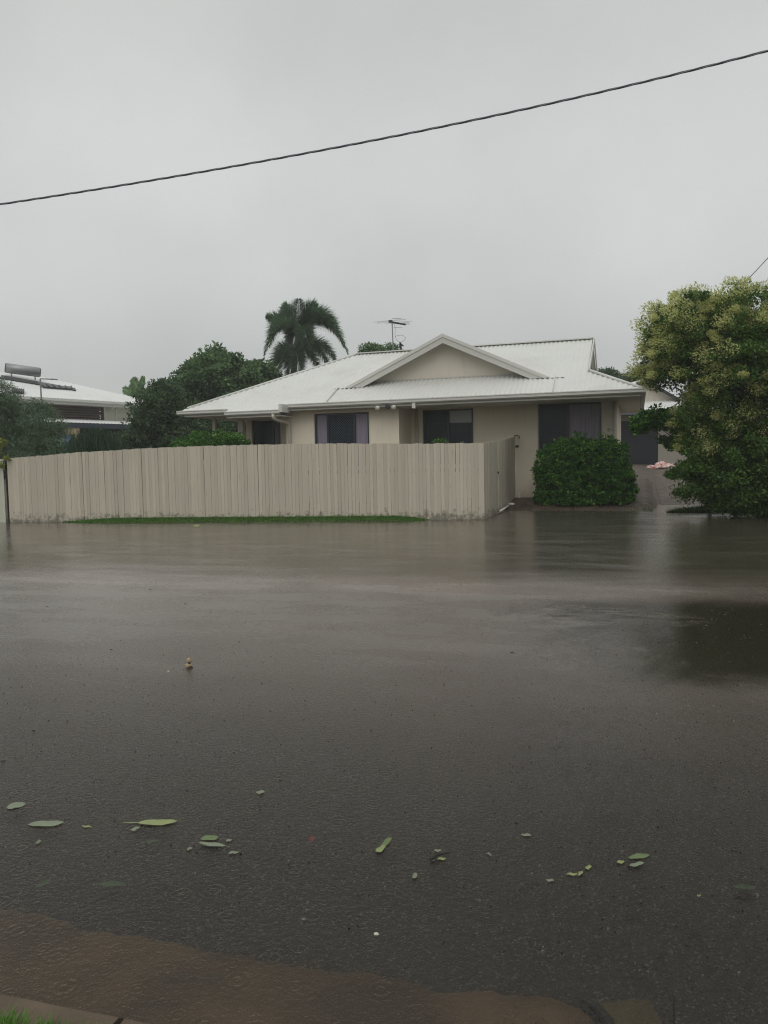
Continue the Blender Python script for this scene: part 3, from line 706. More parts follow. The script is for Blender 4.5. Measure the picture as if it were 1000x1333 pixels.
# local basis: x = along the front away from the corner K, y = inward
def lh(x, y, z): return LE*x+LN*y+Vector((0, 0, z))
LM = Matrix(((LE.x, LN.x, 0, 0), (LE.y, LN.y, 0, 0), (0, 0, 1, 0), (0, 0, 0, 1)))
LZ = 4.60; LT = .33
def lcorr(name, x0, x1, lo, hi, fn, mat): return corr(name, x0, x1, lo, hi, lambda x, t: tuple(lh(*fn(x, t))), .20, .012, mat, LH)
M_ROOF2 = simple('bright_white_roof', (.66, .67, .66), .4, .06, 1.2, .05, dirt=(.5, .5, .47), dirtamt=.3)
lcorr('roof', 0, 18, lambda x: 0, lambda x: min(x, 5.0), lambda x, t: (x, t, LZ+LT*t), M_ROOF2)
lcorr('roof_slope', 0, 10, lambda x: 0, lambda x: min(x, 10-x), lambda x, t: (t, x, LZ+LT*t), M_ROOF2)
lcorr('roof_slope', 0, 18, lambda x: 0, lambda x: min(x, 5.0), lambda x, t: (x, 10-t, LZ+LT*t), M_ROOF2)
m = MB(); m.box(-.05, 18, -.09, .0, LZ-.13, LZ-.01, LM); m.obj('gutter', M_GUTTER, LH)
m = MB(); m.box(0, 18, -.02, 0.02, LZ-.26, LZ-.131, LM); m.box(-.02, 0.02, .021, 10, LZ-.26, LZ-.131, LM); m.obj('fascia', M_FASCIA, LH)
m = MB(); m.box(0.03, 18, 0.03, .65, LZ-.25, LZ-.22, LM); m.obj('soffit', M_SOFFIT, LH)
def lx(px):  # distance along the front for a pixel column
    dr = ray(px, 530); n_ = Vector((LE.y, -LE.x, 0)); t = ((LK+LN*.6)-EYE).dot(n_)/dr.dot(n_); P_ = EYE+dr*t; return (P_-LK).dot(LE)
xa, xb = lx(176), lx(136)
def weatherboard(x0, x1, z0, z1, y, mat, name):
    m = MB(); z = z0
    while z < z1-.01:
        h_ = min(.17, z1-z); m.box(x0, x1, y, y+.03, z, z+h_-.02, LM); m.box(x0, x1, y+.012, y+.03, z+h_-.02, z+h_, LM); z += .17
    return m.obj(name, mat, LH)
M_BOARD = simple('cream_weatherboard', (.50, .50, .42), .6, .06, 3, .05); M_SLAT = simple('brown_slats', (.07, .045, .038), .6, .2, 5, .1)
M_DARKIN = simple('interior_shade', (.015, .017, .022), .8, .3, 3, .02)  # near-black: shade under and inside the raised house put into the colour
weatherboard(.6, xb, 3.62, LZ-.23, .6, M_BOARD, 'board_wall')
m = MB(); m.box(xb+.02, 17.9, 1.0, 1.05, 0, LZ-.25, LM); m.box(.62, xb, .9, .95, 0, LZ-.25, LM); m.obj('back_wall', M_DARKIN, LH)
m = MB(); z = 3.66
while z < LZ-.3: m.box(xb+.05, 17.9, .60, .63, z, z+.075, LM); z += .12
m.obj('slat_screen', M_SLAT, LH)
m = MB(); m.box(xb+.0, xb+.05, .56, .64, 3.3, LZ-.23, LM); m.obj('corner_trim', M_TRIM, LH); m = MB(); xm = lx(150); m.box(xm-.06, xm, .56, .598, 3.3, LZ-.23, LM); m.obj('corner_trim', M_TRIM, LH)
m = MB(); m.tube([lh(lx(140), -.02, LZ-.14), lh(lx(140), .2, LZ-.35), lh(lx(140), .5, LZ-.42)], .05, 8); m.obj('downpipe', M_PIPE, LH)
# lower skillion roof over the car space
lcorr('awning_roof', .4, 17.5, lambda x: -1.6, lambda x: .55, lambda x, t: (x, t, 3.36+.14*(t+1.6)), M_ROOF2)
m = MB(); m.box(.4, 17.5, -1.72, -1.60, 3.10, 3.335, LM); m.obj('awning_beam', simple('blue_grey_beam', (.05, .065, .09), .5), LH)
for x in (1.0, 4.2, 7.6, 11.2, 15): m = MB(); m.box(x, x+.12, -1.5, -1.38, 0, 3.1, LM); m.obj('veranda_post', M_SLAT, LH)
# solar hot water: tank and collector on the left roof
def lroof(px, py, dz=0.0):   # point of the front roof plane under a pixel
    dr = ray(px, py); nrm = Vector((0, 0, 1))-LN*LT; P_ = LK+Vector((0, 0, LZ+dz)); t = (P_-EYE).dot(nrm)/dr.dot(nrm); return EYE+dr*t
ta = lroof(8, 489, .0)+Vector((0, 0, .30)); tb = lroof(52, 497, 0)+Vector((0, 0, .30))
ta = atY(8, 479, ta.y); tb = atY(52, 485, tb.y)
SW = empty('solar_water_heater', ta, 'cylindrical solar hot water tank lying on the white roof of the raised house', 'water heater')
m = MB(); d_ = (tb-ta); dn = d_.normalized(); m.tube([-dn*.02, Vector((0, 0, 0)), d_, d_+dn*.03], [.20, .25, .25, .20], 20); m.obj('tank', M_GALV, SW, smooth=True)
m = MB(); m.tube([-dn*.05, -dn*.02], [.23, .24], 20); m.obj('tank_end', M_FRAME, SW); m = MB(); m.tube([d_+dn*.03, d_+dn*.05], [.22, .2], 20); m.obj('tank_end', M_FRAME, SW)
pa, pb_, pc, pd = (lroof(2, 488, .06), lroof(98, 505, .06), lroof(99, 508, .06), lroof(0, 492, .06))
m = MB(); q4 = [pa-ta, pb_-ta, pc-ta, pd-ta]; m.add(q4+[v-Vector((0, 0, .04)) for v in q4], [(0, 1, 2, 3), (7, 6, 5, 4), (0, 4, 5, 1), (1, 5, 6, 2), (2, 6, 7, 3), (3, 7, 4, 0)]); m.obj('collector_panel', M_FRAME, SW)
for t in (.15, .85): m = MB(); p_ = d_*t; m.bar(p_+Vector((0, 0, -.15)), p_+Vector((0, .0, -.42)), .05); m.obj('tank_stand', M_GALV, SW)
SP = None
for i, (pxs, lab) in enumerate(((((52, 500), (93, 503), (94, 506), (57, 503)), 'thin dark pool heating panel lying below the ridge of the white raised roof'), (((18, 505), (31, 507), (31, 511), (16, 509)), 'small dark pipe panel on the roof edge below the solar tank'))):
    P4 = [lroof(x, y, .10) for x, y in pxs]; c0 = P4[0]; m = MB(); q4 = [v-c0 for v in P4]
    m.add(q4+[v-Vector((0, 0, .08)) for v in q4], [(0, 1, 2, 3), (7, 6, 5, 4), (0, 4, 5, 1), (1, 5, 6, 2), (2, 6, 7, 3), (3, 7, 4, 0)])
    for k in range(6):
        t = k/5; m.tube([q4[0].lerp(q4[1], t)+Vector((0, 0, .02)), q4[3].lerp(q4[2], t)+Vector((0, 0, .02))], .03, 6)
    o = m.obj('roof_panel', M_FRAME); o.location = c0; tag(o, lab, 'roof panel')
# thin pole in front of that house
q = atY(56, 545, 30); zt = atY(54.5, 493, 30).z
PO = empty('antenna_pole', Vector((q.x, q.y, 0)), 'thin grey pole with a short crossarm rising from the shrubs before the raised house', 'antenna')
m = MB(); m.tube([(0, 0, 0), (-.03, 0, zt)], .03, 8); m.obj('pole', M_GALV, PO)
m = MB(); m.bar((-.03, 0, zt), (.58, .1, zt-.03), .04); m.bar((.3, -.2, zt-.02), (.3, .3, zt-.02), .02); m.bar((.5, -.2, zt-.03), (.5, .3, zt-.03), .02); m.obj('crossarm', M_GALV, PO)
# blue tarpaulin and sandy panel low behind the shrubs
m = MB(); a = atY(66, 566, 31); b_ = atY(92, 566, 31); n = 14
for i in range(n+1):
    for j in range(9):
        t = i/n; s_ = j/8; p_ = a.lerp(b_, t); p_.z -= s_*1.0; p_.y += .12*math.sin(i*1.1+j*.7)+.08*math.sin(j*2.0); p_.x += .04*math.sin(j*1.7+i); m.v.append(tuple(p_))
m.f = [(i*9+j, (i+1)*9+j, (i+1)*9+j+1, i*9+j+1) for i in range(n) for j in range(8)]
tag(m.obj('tarpaulin', simple('blue_tarpaulin', (.10, .17, .26), .4, .4, 5, .1), smooth=True), 'crumpled blue tarpaulin glimpsed through the shrubs before the raised house', 'tarpaulin')
q = atY(86, 562, 34); m = MB(); m.box(-.75, .55, 0, .15, -.12, .13, Matrix.Translation(q)); m.box(-.6, -.5, .02, .1, -1.5, -.12, Matrix.Translation(q)); m.box(.35, .45, .02, .1, -1.5, -.12, Matrix.Translation(q))
tag(bevel(m.obj('timber_shelf', simple('sandy_boards', (.36, .27, .17), .7))), 'sandy coloured timber board frame under the lower roof behind the blue tarpaulin', 'shelf')

# ------------------------------------------------------------------ garage behind the driveway
GY = 36.0
def gp(px, py, dy=0.0): return atY(px, py, GY+dy)
g0 = gp(790, 606)
GR = empty('garage', Vector((g0.x, GY, 0)), 'cream garage with white gabled roof and dark opening at the end of the driveway', 'garage')
G0 = Vector((g0.x, GY, 0))
xl, xd0, xd1, xr = g0.x-4, gp(806, 570).x-1.2, gp(857, 570).x, gp(905, 570).x+1.6
ze = gp(840, 536).z; zd = gp(830, 548).z; zg = gp(835, 606).z; zgr = zg-.3
m = MB(); m.box(xl, xd0, GY, GY+.2, zgr, ze-.002, Matrix.Translation(-G0)); m.box(xd0, xd1, GY, GY+.2, zd, ze-.002, Matrix.Translation(-G0)); m.box(xd1, xr, GY, GY+.2, zgr, ze-.002, Matrix.Translation(-G0)); m.box(xr-.2, xr, GY+.201, GY+7, zgr, ze-.002, Matrix.Translation(-G0)); m.obj('wall', simple('dull_cream_garage_wall', (.30, .28, .235), .75, .06, 2, .1), GR)
m = MB(); z = zg
while z < zd-.01: m.box(xd0+.002, xd1-.002, GY+.06, GY+.09, z, min(z+.085, zd), Matrix.Translation(-G0)); m.box(xd0+.002, xd1-.002, GY+.07, GY+.10, min(z+.085, zd), min(z+.10, zd), Matrix.Translation(-G0)); z += .10
m.obj('opening_slats', simple('opening_shade', (.008, .009, .018), .7, .2, 3, .05), GR)  # near-black slats: the dark of the garage opening put into the colour
# skirt roof and gable
zs = gp(840, 519).z; yg = 1.6
ov = .7; xe0 = xl-.4; xe1 = xr+.5
corr('skirt_roof', xe0-G0.x, xe1-G0.x, lambda x: -ov, lambda x: yg, lambda x, t: (x, t, ze+.05+(zs-ze-.05)*(t+ov)/(yg+ov)), .2, .015, M_ROOF2, GR)
m = MB(); m.box(xe0, xe1, GY-ov-.06, GY-ov, ze-.16, ze+.035, Matrix.Translation(-G0)); m.obj('gutter', simple('blue_grey_gutter', (.10, .12, .14), .5), GR)
ap = gp(836, 495, yg); rf_ = gp(883, 522, yg); slope = (ap.z-rf_.z)/(rf_.x-ap.x)
hw = 2.4; m = MB(); A0 = Vector((ap.x, GY+yg, ap.z))-G0
m.add([A0+Vector((-hw, .0, -hw*slope)), A0+Vector((hw, .0, -hw*slope)), A0+Vector((0, 0, 0))], [(0, 1, 2)]); m.obj('gable_wall', simple('cream_gable_board', (.52, .48, .40), .7), GR)
for sd in (-1, 1):
    m = MB(); a = A0+Vector((0, -.35, .06)); b_ = A0+Vector((sd*hw*1.12, -.35, -hw*1.12*slope+.06)); m.add([a, b_, b_+Vector((0, 7, 0)), a+Vector((0, 7, 0))], [(0, 1, 2, 3)]); m.obj('gable_roof_slope', M_ROOF2, GR)
    m = MB(); m.bar(a+Vector((0, .02, -.09)), b_+Vector((0, .02, -.09)), .04, .13); m.obj('barge_board', M_BLACKM, GR)
# heap of pink and white cloth
HPc = atY(860, 606, 33.0)
hz0 = ground_h(HPc.x, HPc.y)
b = NB('pink_white_cloth'); p = b.pos()
M_PINK = b.done(b.pbr(b.mix(b.ramp(b.noise(6, 3, .6, p), .42, .56), (.62, .30, .30), (.75, .66, .62)), .7))
HP = empty('cloth_heap', Vector((HPc.x, HPc.y, hz0-.02)), 'crumpled heap of pink and white cloth lying on the driveway by the dark opening', 'cloth heap')
for k, (dx, dz, sc_) in enumerate(((-.35, -.02, .30), (.0, .06, .34), (.32, .03, .30), (.05, .22, .18), (-.62, -.05, .2))):
    m = MB(); n, r2 = 18, 12
    for i in range(r2+1):
        for j in range(n):
            th = math.pi*.5*i/r2; ph = 2*math.pi*j/n; d = Vector((math.sin(th)*math.cos(ph), math.sin(th)*math.sin(ph)*.9, math.cos(th)*.6))
            rr = sc_*(1+.55*mnoise.noise(d*4.3+Vector((k*5, 0, 0)))+.3*mnoise.noise(d*9+Vector((k*3, 2, 0)))); q = d*rr; m.v.append((q.x+dx, q.y+random.uniform(-.005, .005), max(-.06, q.z+dz)))
    m.f = [(i*n+j, i*n+(j+1) % n, (i+1)*n+(j+1) % n, (i+1)*n+j) for i in range(r2) for j in range(n)]
    m.obj('cloth', M_PINK, HP)

# ------------------------------------------------------------------ vegetation
def blob(px, py, rp, Y, ry=None, rz=None):
    """ellipsoid whose centre lies on pixel px,py at distance Y; radii given in pixels of the 1000 px photo"""
    c = atY(px, py, Y); k = Y/F_PX; return ((c.x, c.y, c.z), (rp*k, (ry or rp)*k, (rz or rp)*k))
def trunk(parent, base, pts, radii, mat=M_BARK, name='trunk'):
    m = MB(); m.tube([Vector(p)-base for p in pts], radii, 9); return m.obj(name, mat, parent, smooth=True)
def branches(parent, base, fork, targets, r_, mat=M_BARK):
    m = MB()
    for t in targets:
        t = Vector(t); f = Vector(fork); mid = f.lerp(t, .5)+Vector((random.uniform(-.1, .1), random.uniform(-.1, .1), .12))*(t-f).length*.5
        m.tube([f-base, mid-base, t-base], [r_, r_*.6, r_*.2], 6)
    return m.obj('limb', mat, parent, smooth=True)
def make_tree(name, label, cat, blobs, nclump, crad, per, ll, lw, mat, base, fork, tr, group=None, droop=0., shell=.45, lo=None, inner=True, extra=None, matb=M_BARK, outw=None):
    base = Vector(base); R = empty(name, base, label, cat, group)
    trunk(R, base, [base+Vector((0, 0, -.1)), base.lerp(Vector(fork), .5)+Vector((.03, 0, 0)), Vector(fork)], [tr, tr*.8, tr*.65], matb)
    cs = clumps(blobs, nclump, crad, shell, lo)
    if inner == 'dense': cs = np.concatenate([cs, clumps([(c_, tuple(q*.62 for q in r_)) for c_, r_ in blobs], int(nclump*.45), crad, .7, lo)])
    idx = rng.choice(len(cs), min(14, len(cs)), replace=False); branches(R, base, fork, [tuple(cs[i]) for i in idx], tr*.5, matb)
    C, A, B = leaves_on(cs, per, crad, ll, lw, droop)
    if lo is not None: k = C[:, 2] > lo-.05; C, A, B = C[k], A[k], B[k]
    scatter_mesh('crown', mat, C-np.array(base), A, B, R)
    if extra: extra(R, base, cs)
    return R
F_HEDGE = foliage_mat('hedge_leaf', (.014, .050, .008), (.085, .23, .035), (.17, .36, .05), rough=.5, scale=7, trans=.2)
F_DARK = foliage_mat('dark_broad_leaf', (.024, .056, .024), (.09, .16, .065), rough=.5, scale=1.2)
F_MID = foliage_mat('mid_green_leaf', (.036, .085, .034), (.17, .28, .11), rough=.5, scale=1.2)
F_GREY = foliage_mat('grey_green_leaf', (.035, .070, .038), (.18, .26, .15), rough=.55, scale=1.2)
F_FLOW = foliage_mat('flowering_tree_leaf', (.022, .060, .012), (.13, .24, .045), rough=.5, scale=1.2)
F_BLOS = foliage_mat('cream_green_blossom', (.34, .38, .11), (.80, .80, .38), rough=.7, scale=2.5, trans=.45)
F_YEL = foliage_mat('yellow_green_leaf', (.12, .15, .02), (.30, .33, .05), rough=.5, scale=3)
F_PALM = foliage_mat('palm_leaflet', (.05, .10, .06), (.20, .32, .17), rough=.45, scale=1.0, trans=.4)

# trimmed bush in front of the right window
def hedge_bush():
    c = house(-1.36, .45, 0); base = Vector((c.x-.02, c.y, ground_h(c.x, c.y)))
    R = empty('hedge_bush', base, 'dense dark green clipped bush below the right window of the house', 'bush')
    hw_, hd, ht = 1.13, .56, 1.52; n = 1400
    d = unit(rng.normal(size=(n, 3))); d[:, 2] = np.abs(d[:, 2])
    p_ = 4.4; k = (np.abs(d[:, 0])**p_+np.abs(d[:, 1])**p_+np.abs(d[:, 2])**p_)**(-1/p_)
    S = d*k[:, None]; bump_ = np.array([mnoise.noise(Vector((*(s*2.0),)))*.13+mnoise.noise(Vector((*(s*5),)))*.12 for s in S])
    S = S*((1-.22*rng.random(n)**2.0)*(1+bump_))[:, None]
    cs = np.stack([S[:, 0]*hw_, S[:, 1]*hd, S[:, 2]*ht-.02], 1); cs = cs[cs[:, 2] > .0]
    cth, sth = math.cos(-HA), math.sin(-HA); cs = np.stack([cs[:, 0]*cth-cs[:, 1]*sth, cs[:, 0]*sth+cs[:, 1]*cth, cs[:, 2]], 1)
    cs = np.concatenate([cs, cs[:700]*np.array([.72, .72, .80]), cs[700:1000]*np.array([.4, .4, .7])])
    tp = cs[(cs[:, 2] > 1.05)][:170]; tp = tp+np.array([0, 0, 1])*rng.uniform(.05, .17, (len(tp), 1)); sdp = cs[(cs[:, 2] > .3)][:150]*np.array([1.07, 1.07, 1.0])
    C, A, B = leaves_on(cs, 38, .085, .068, .034, -.3, flat=.25); C2, A2, B2 = leaves_on(np.concatenate([tp, sdp]), 10, .055, .075, .034, -.8, flat=.25)
    C, A, B = np.concatenate([C, C2]), np.concatenate([A, A2]), np.concatenate([B, B2])
    scatter_mesh('crown', F_HEDGE, C, A, B, R)
    for i in range(9): m = MB(); a = random.uniform(-1, 1); m.tube([(a, -.3*a+random.uniform(-.3, .3), -.05), (a*1.05, -.3*a, .5), (a*1.1, -.3*a, 1.1)], [.02, .015, .008], 6); m.obj('stem', M_BARK, R)
hedge_bush()

# the big flowering tree
TY = 16.0
tb = [blob(902, 430, 56, TY, 70, 46), blob(955, 430, 70, TY, 80, 48), blob(870, 464, 36, TY, 55, 38), blob(930, 480, 62, TY-.3, 75, 50), blob(1010, 480, 75, TY-.3, 80, 80),
      blob(928, 555, 52, TY, 60, 50), blob(1000, 590, 85, TY, 80, 72), blob(950, 615, 55, TY-.2, 60, 42), blob(916, 612, 32, TY+.2, 45, 26), blob(1060, 475, 110, TY, 110, 95), blob(1080, 600, 110, TY, 100, 80), blob(900, 640, 14, TY+.1, 30, 9),
      blob(948, 650, 24, TY-.1, 40, 12), blob(985, 650, 50, TY-.3, 60, 22), blob(1050, 650, 60, TY-.3, 70, 25), blob(985, 560, 75, TY, 40, 90)]
def blossoms(R, base, cs):
    cz = np.array([ (c[2]) for c in cs]); ctr = np.array([8.0, TY, 2.6])
    dirs = unit(cs-ctr); 
    keep = (rng.random(len(cs)) < np.clip((cz-1.3)/1.5, .0, .97)) & ((dirs[:, 1] < .35) | (dirs[:, 2] > .25))
    b2 = cs[keep]; b2 = b2+unit(b2-ctr)*.17
    # patchiness
    pk = np.array([mnoise.noise(Vector((*(c*1.1),))) > -.28 for c in b2]); b2 = b2[pk]
    C, A, B = leaves_on(b2, 190, .19, .055, .022, 0.0, flat=.1)
    A = unit(A+unit(C-ctr)*.03)*np.linalg.norm(A, axis=1, keepdims=True)
    scatter_mesh('blossom_sprays', F_BLOS, C-np.array(base), A, B, R)
tbase = atz(985, 664, .0); tbase = Vector((7.9, TY+.3, -.03))
make_tree('flowering_tree', 'big bushy tree with cream green blossom crowding the driveway side', 'tree', tb, 1350, .22, 165, .072, .032, F_FLOW, tbase, tbase+Vector((.1, 0, 1.3)), .16, shell=.5, lo=.03, inner='dense', extra=blossoms)
# darker leafy sprays low on its house side
sp_b = [blob(862, 545, 26, TY+1.2, 30, 14), blob(838, 552, 15, TY+1.2, 20, 9), blob(885, 570, 22, TY+1.2, 25, 22), blob(912, 612, 22, TY+.6, 30, 16), blob(880, 615, 9, TY+.8, 15, 6)]
c0 = Vector((atY(925, 600, TY+1.1).x, TY+1.1, .0))
make_tree('leafy_sapling', 'dark green broad leaved sapling leaning out from under the flowering tree towards the garage', 'sapling', sp_b, 120, .14, 80, .08, .045, F_HEDGE, c0, c0+Vector((-.1, 0, .9)), .05, shell=.7)

# shrubs behind the fence
def at_base(px, Y): q = atY(px, 600, Y); return Vector((q.x, Y, ground_h(q.x, Y)))
b0 = at_base(20, 23)
make_tree('willowy_shrub', 'tall grey green willowy shrub over the left end of the fence', 'shrub', [blob(-5, 545, 38, 23, 50, 48), blob(26, 566, 38, 23, 50, 34), blob(6, 522, 16, 23, 30, 22), blob(58, 562, 26, 22.5, 40, 28), blob(50, 532, 14, 23, 30, 9), blob(45, 590, 60, 22.5, 50, 22)],
          560, .30, 60, .15, .018, F_GREY, b0, b0+Vector((.2, 0, 1.0)), .07, droop=.5, shell=.8)
b0 = at_base(128, 22)
def spiky(name, label, cat, px0, px1, pyt, Y, n, mat, h, w_=.018):
    bb = at_base((px0+px1)/2, Y); R = empty(name, bb, label, cat); k = Y/F_PX; C = []; A = []; B = []
    topz = atY((px0+px1)/2, pyt, Y).z-bb.z
    for i in range(n):
        x = random.gauss(0, .33)*(px1-px0)*k; y = random.gauss(0, .35); z = random.uniform(.25, 1)*topz*(1-.5*min(1, abs(x)/((px1-px0)*k*.8))**2); A.append((random.gauss(x*.25, .3), random.gauss(0, .3), 1)); C.append((x, y, z)); B.append(random.random())
    A = unit(np.array(A))*h*.5*(.5+rng.random((n, 1))); C = np.array(C)-A*.6; Bv = unit(np.cross(A, rng.normal(size=(n, 3))))*w_*.5
    scatter_mesh('crown', mat, C, A, Bv, R); m = MB(); m.tube([(0, 0, -.1), (0, 0, topz*.5)], [.05, .02], 6); m.obj('stem', M_BARK, R); return R
spiky('feathery_shrub', 'feathery upright dark green shrub behind the fence below the lower white roof', 'shrub', 92, 160, 556, 21.5, 9000, foliage_mat('feathery_leaf', (.016, .042, .022), (.05, .095, .05)), .35, .014)
b0 = at_base(205, 31)
make_tree('dark_garden_tree', 'dark leafy tree between the raised house and the rendered house', 'tree', [blob(205, 540, 34, 31, 40, 34), blob(190, 570, 30, 31, 40, 30), blob(235, 560, 34, 31, 40, 34), blob(212, 512, 20, 31, 28, 16), blob(262, 560, 30, 32, 40, 30), blob(300, 560, 30, 33, 40, 26)],
          520, .34, 90, .13, .06, F_DARK, b0, b0+Vector((0, 0, 1.6)), .12, shell=.7)
b0 = at_base(285, 36)
mg = [blob(258, 510, 36, 36, 60, 34), blob(290, 492, 36, 36, 60, 26), blob(330, 498, 26, 36, 50, 24), blob(240, 530, 30, 36, 50, 30), blob(300, 520, 50, 36, 60, 30)]
mg += [blob(278, 466, 13, 36, 22, 12), blob(264, 478, 11, 36, 22, 9), blob(250, 486, 11, 36, 22, 9), blob(232, 500, 12, 36, 22, 10), blob(216, 520, 12, 36, 22, 12), blob(318, 474, 16, 36, 22, 11), blob(300, 476, 10, 36, 22, 10), blob(340, 482, 13, 36, 22, 12), blob(353, 492, 8, 36, 22, 10), blob(244, 512, 14, 35, 22, 10)]
make_tree('mango_tree', 'large rounded dark green tree rising behind the left end of the white roof', 'tree', mg,
          300, .42, 170, .19, .095, F_MID, b0, b0+Vector((0, 0, 2.6)), .22, shell=.35)
b0 = at_base(275, 20.6)
make_tree('bright_bush', 'bright green rounded bush over the fence before the patio post', 'bush', [blob(275, 576, 34, 20.6, 30, 19), blob(250, 583, 24, 20.6, 26, 12), blob(303, 580, 22, 20.6, 26, 16), blob(275, 600, 48, 20.6, 30, 22)],
          330, .15, 90, .055, .026, F_HEDGE, b0, b0+Vector((0, 0, .7)), .04, shell=.5)
b0 = at_base(497, 34)
make_tree('ridge_tree', 'green treetop showing just above the white roof ridge beside the antenna', 'tree', [blob(497, 460, 26, 34, 34, 12), blob(484, 459, 14, 34, 20, 8), blob(512, 460, 14, 34, 20, 9), blob(497, 480, 30, 34, 34, 20)],
          150, .25, 70, .13, .05, F_MID, b0, b0+Vector((0, 0, 3.6)), .12, shell=.7)
for px, py, rp, lab in ((787, 486, 13, 'small round treetop just beyond the right gable end of the ridge'), (820, 492, 20, 'hazy treetop above the garage roof beside the flowering tree')):
    b0 = at_base(px, 48)
    make_tree('distant_tree', lab, 'tree', [blob(px, py+4, rp, 48, rp, rp*.6), blob(px-2, py+20, rp*1.1, 48, rp, rp), blob(px+rp*.5, py+10, rp*.7, 48, rp, rp*.7)], 170, .40, 60, .18, .08, F_DARK, b0, b0+Vector((0, 0, 3)), .15, group='hazy trees beyond the garage', shell=.7)
b0 = Vector((atz(0, 600, .9).x, 18.0, -.05)); q = atY(0, 585, 18.0); b0 = Vector((q.x-.35, 18.6, -.05))
make_tree('golden_shrub', 'yellow green shrub sprays hanging over the pale sheet fence at the left edge', 'shrub', [blob(-8, 580, 14, 18.5, 16, 22), blob(0, 606, 9, 18.4, 8, 5), blob(8, 596, 7, 18.35, 6, 4), blob(-22, 590, 20, 18.6, 20, 25)],
          70, .08, 45, .05, .022, F_YEL, b0, b0+Vector((0, 0, 1.2)), .03, shell=.8)
# broad wind-torn banana leaves
def banana(px, py, Y, leaves):
    bb = at_base(px, Y); R = empty('banana_plant', bb, 'upright ragged banana leaves standing above the far end of the raised house roof', 'banana plant'); cz = atY(px, py, Y)
    m = MB(); m.tube([(0, 0, 0), (0, 0, cz.z-bb.z-1.3)], [.14, .09], 9); m.obj('trunk', M_BARKG, R, smooth=True)
    for dx, dz, wd, curl in leaves:
        a = Vector((0, 0, cz.z-bb.z-1.3)); tip = Vector((dx, 0, cz.z-bb.z+dz)); m = MB(); n = 12
        ctrl = a.lerp(tip, .55)+Vector((-dx*.35, 0, .35)); P_ = [a*(1-i/n)**2+ctrl*2*(i/n)*(1-i/n)+tip*(i/n)**2 for i in range(n+1)]
        m.tube(P_, [.04-.003*i for i in range(n+1)], 5); lf = m.obj('leaf', F_MID, R, smooth=True); C = []; A = []; B = []
        for i in range(34):
            t = .22+.78*i/33; f = t*n; q_ = min(n-1, int(f)); p_ = P_[q_].lerp(P_[q_+1], f-q_); ti = (P_[q_+1]-P_[q_]).normalized()
            sd = ti.cross(Vector((random.uniform(-.2, .2), 1, .2))).normalized()
            for s_ in (-1, 1):
                ln = wd*.5*math.sin(math.pi*min(.95, .12+.83*(t-.22)/.78))**.5*random.uniform(.7, 1.1); dd = (sd*s_+ti*.45+Vector((0, random.uniform(-.2, .2), -.25))).normalized()
                C.append(tuple(p_+dd*ln*.5)); A.append(tuple(dd*ln*.55)); B.append(tuple(ti*.05))
        scatter_mesh('leaf_blade', F_MID, np.array(C), np.array(A), np.array(B), lf)
banana(186, 503, 45, [(-.40, .45, .75, 0), (.22, .55, .45, 0), (-.95, -.15, .8, 0), (.9, -.05, .6, 0), (-.6, .0, .6, 0)])
# pot plants at the recess window
for px, py, lab, mt in ((567, 572, 'small light green plant peeping over the fence before the middle window', F_HEDGE), (590, 573, 'thin pale plant tips over the fence at the middle window', F_GREY)):
    bb = at_base(px, 19.2); R = empty('garden_plant', bb, lab, 'plant'); tz = atY(px, py-1, 19.2).z-bb.z
    cs = np.array([[random.gauss(0, .12), random.gauss(0, .1), tz-.05-random.random()**2*.35] for _ in range(9)])
    C, A, B = leaves_on(cs, 22, .09, .09, .028 if mt is F_HEDGE else .014, -.6); scatter_mesh('foliage', mt, C, A, B, R); m = MB(); m.tube([(0, 0, 0), (0, 0, tz-.2)], [.02, .01], 6); m.obj('stem', M_BARK, R)

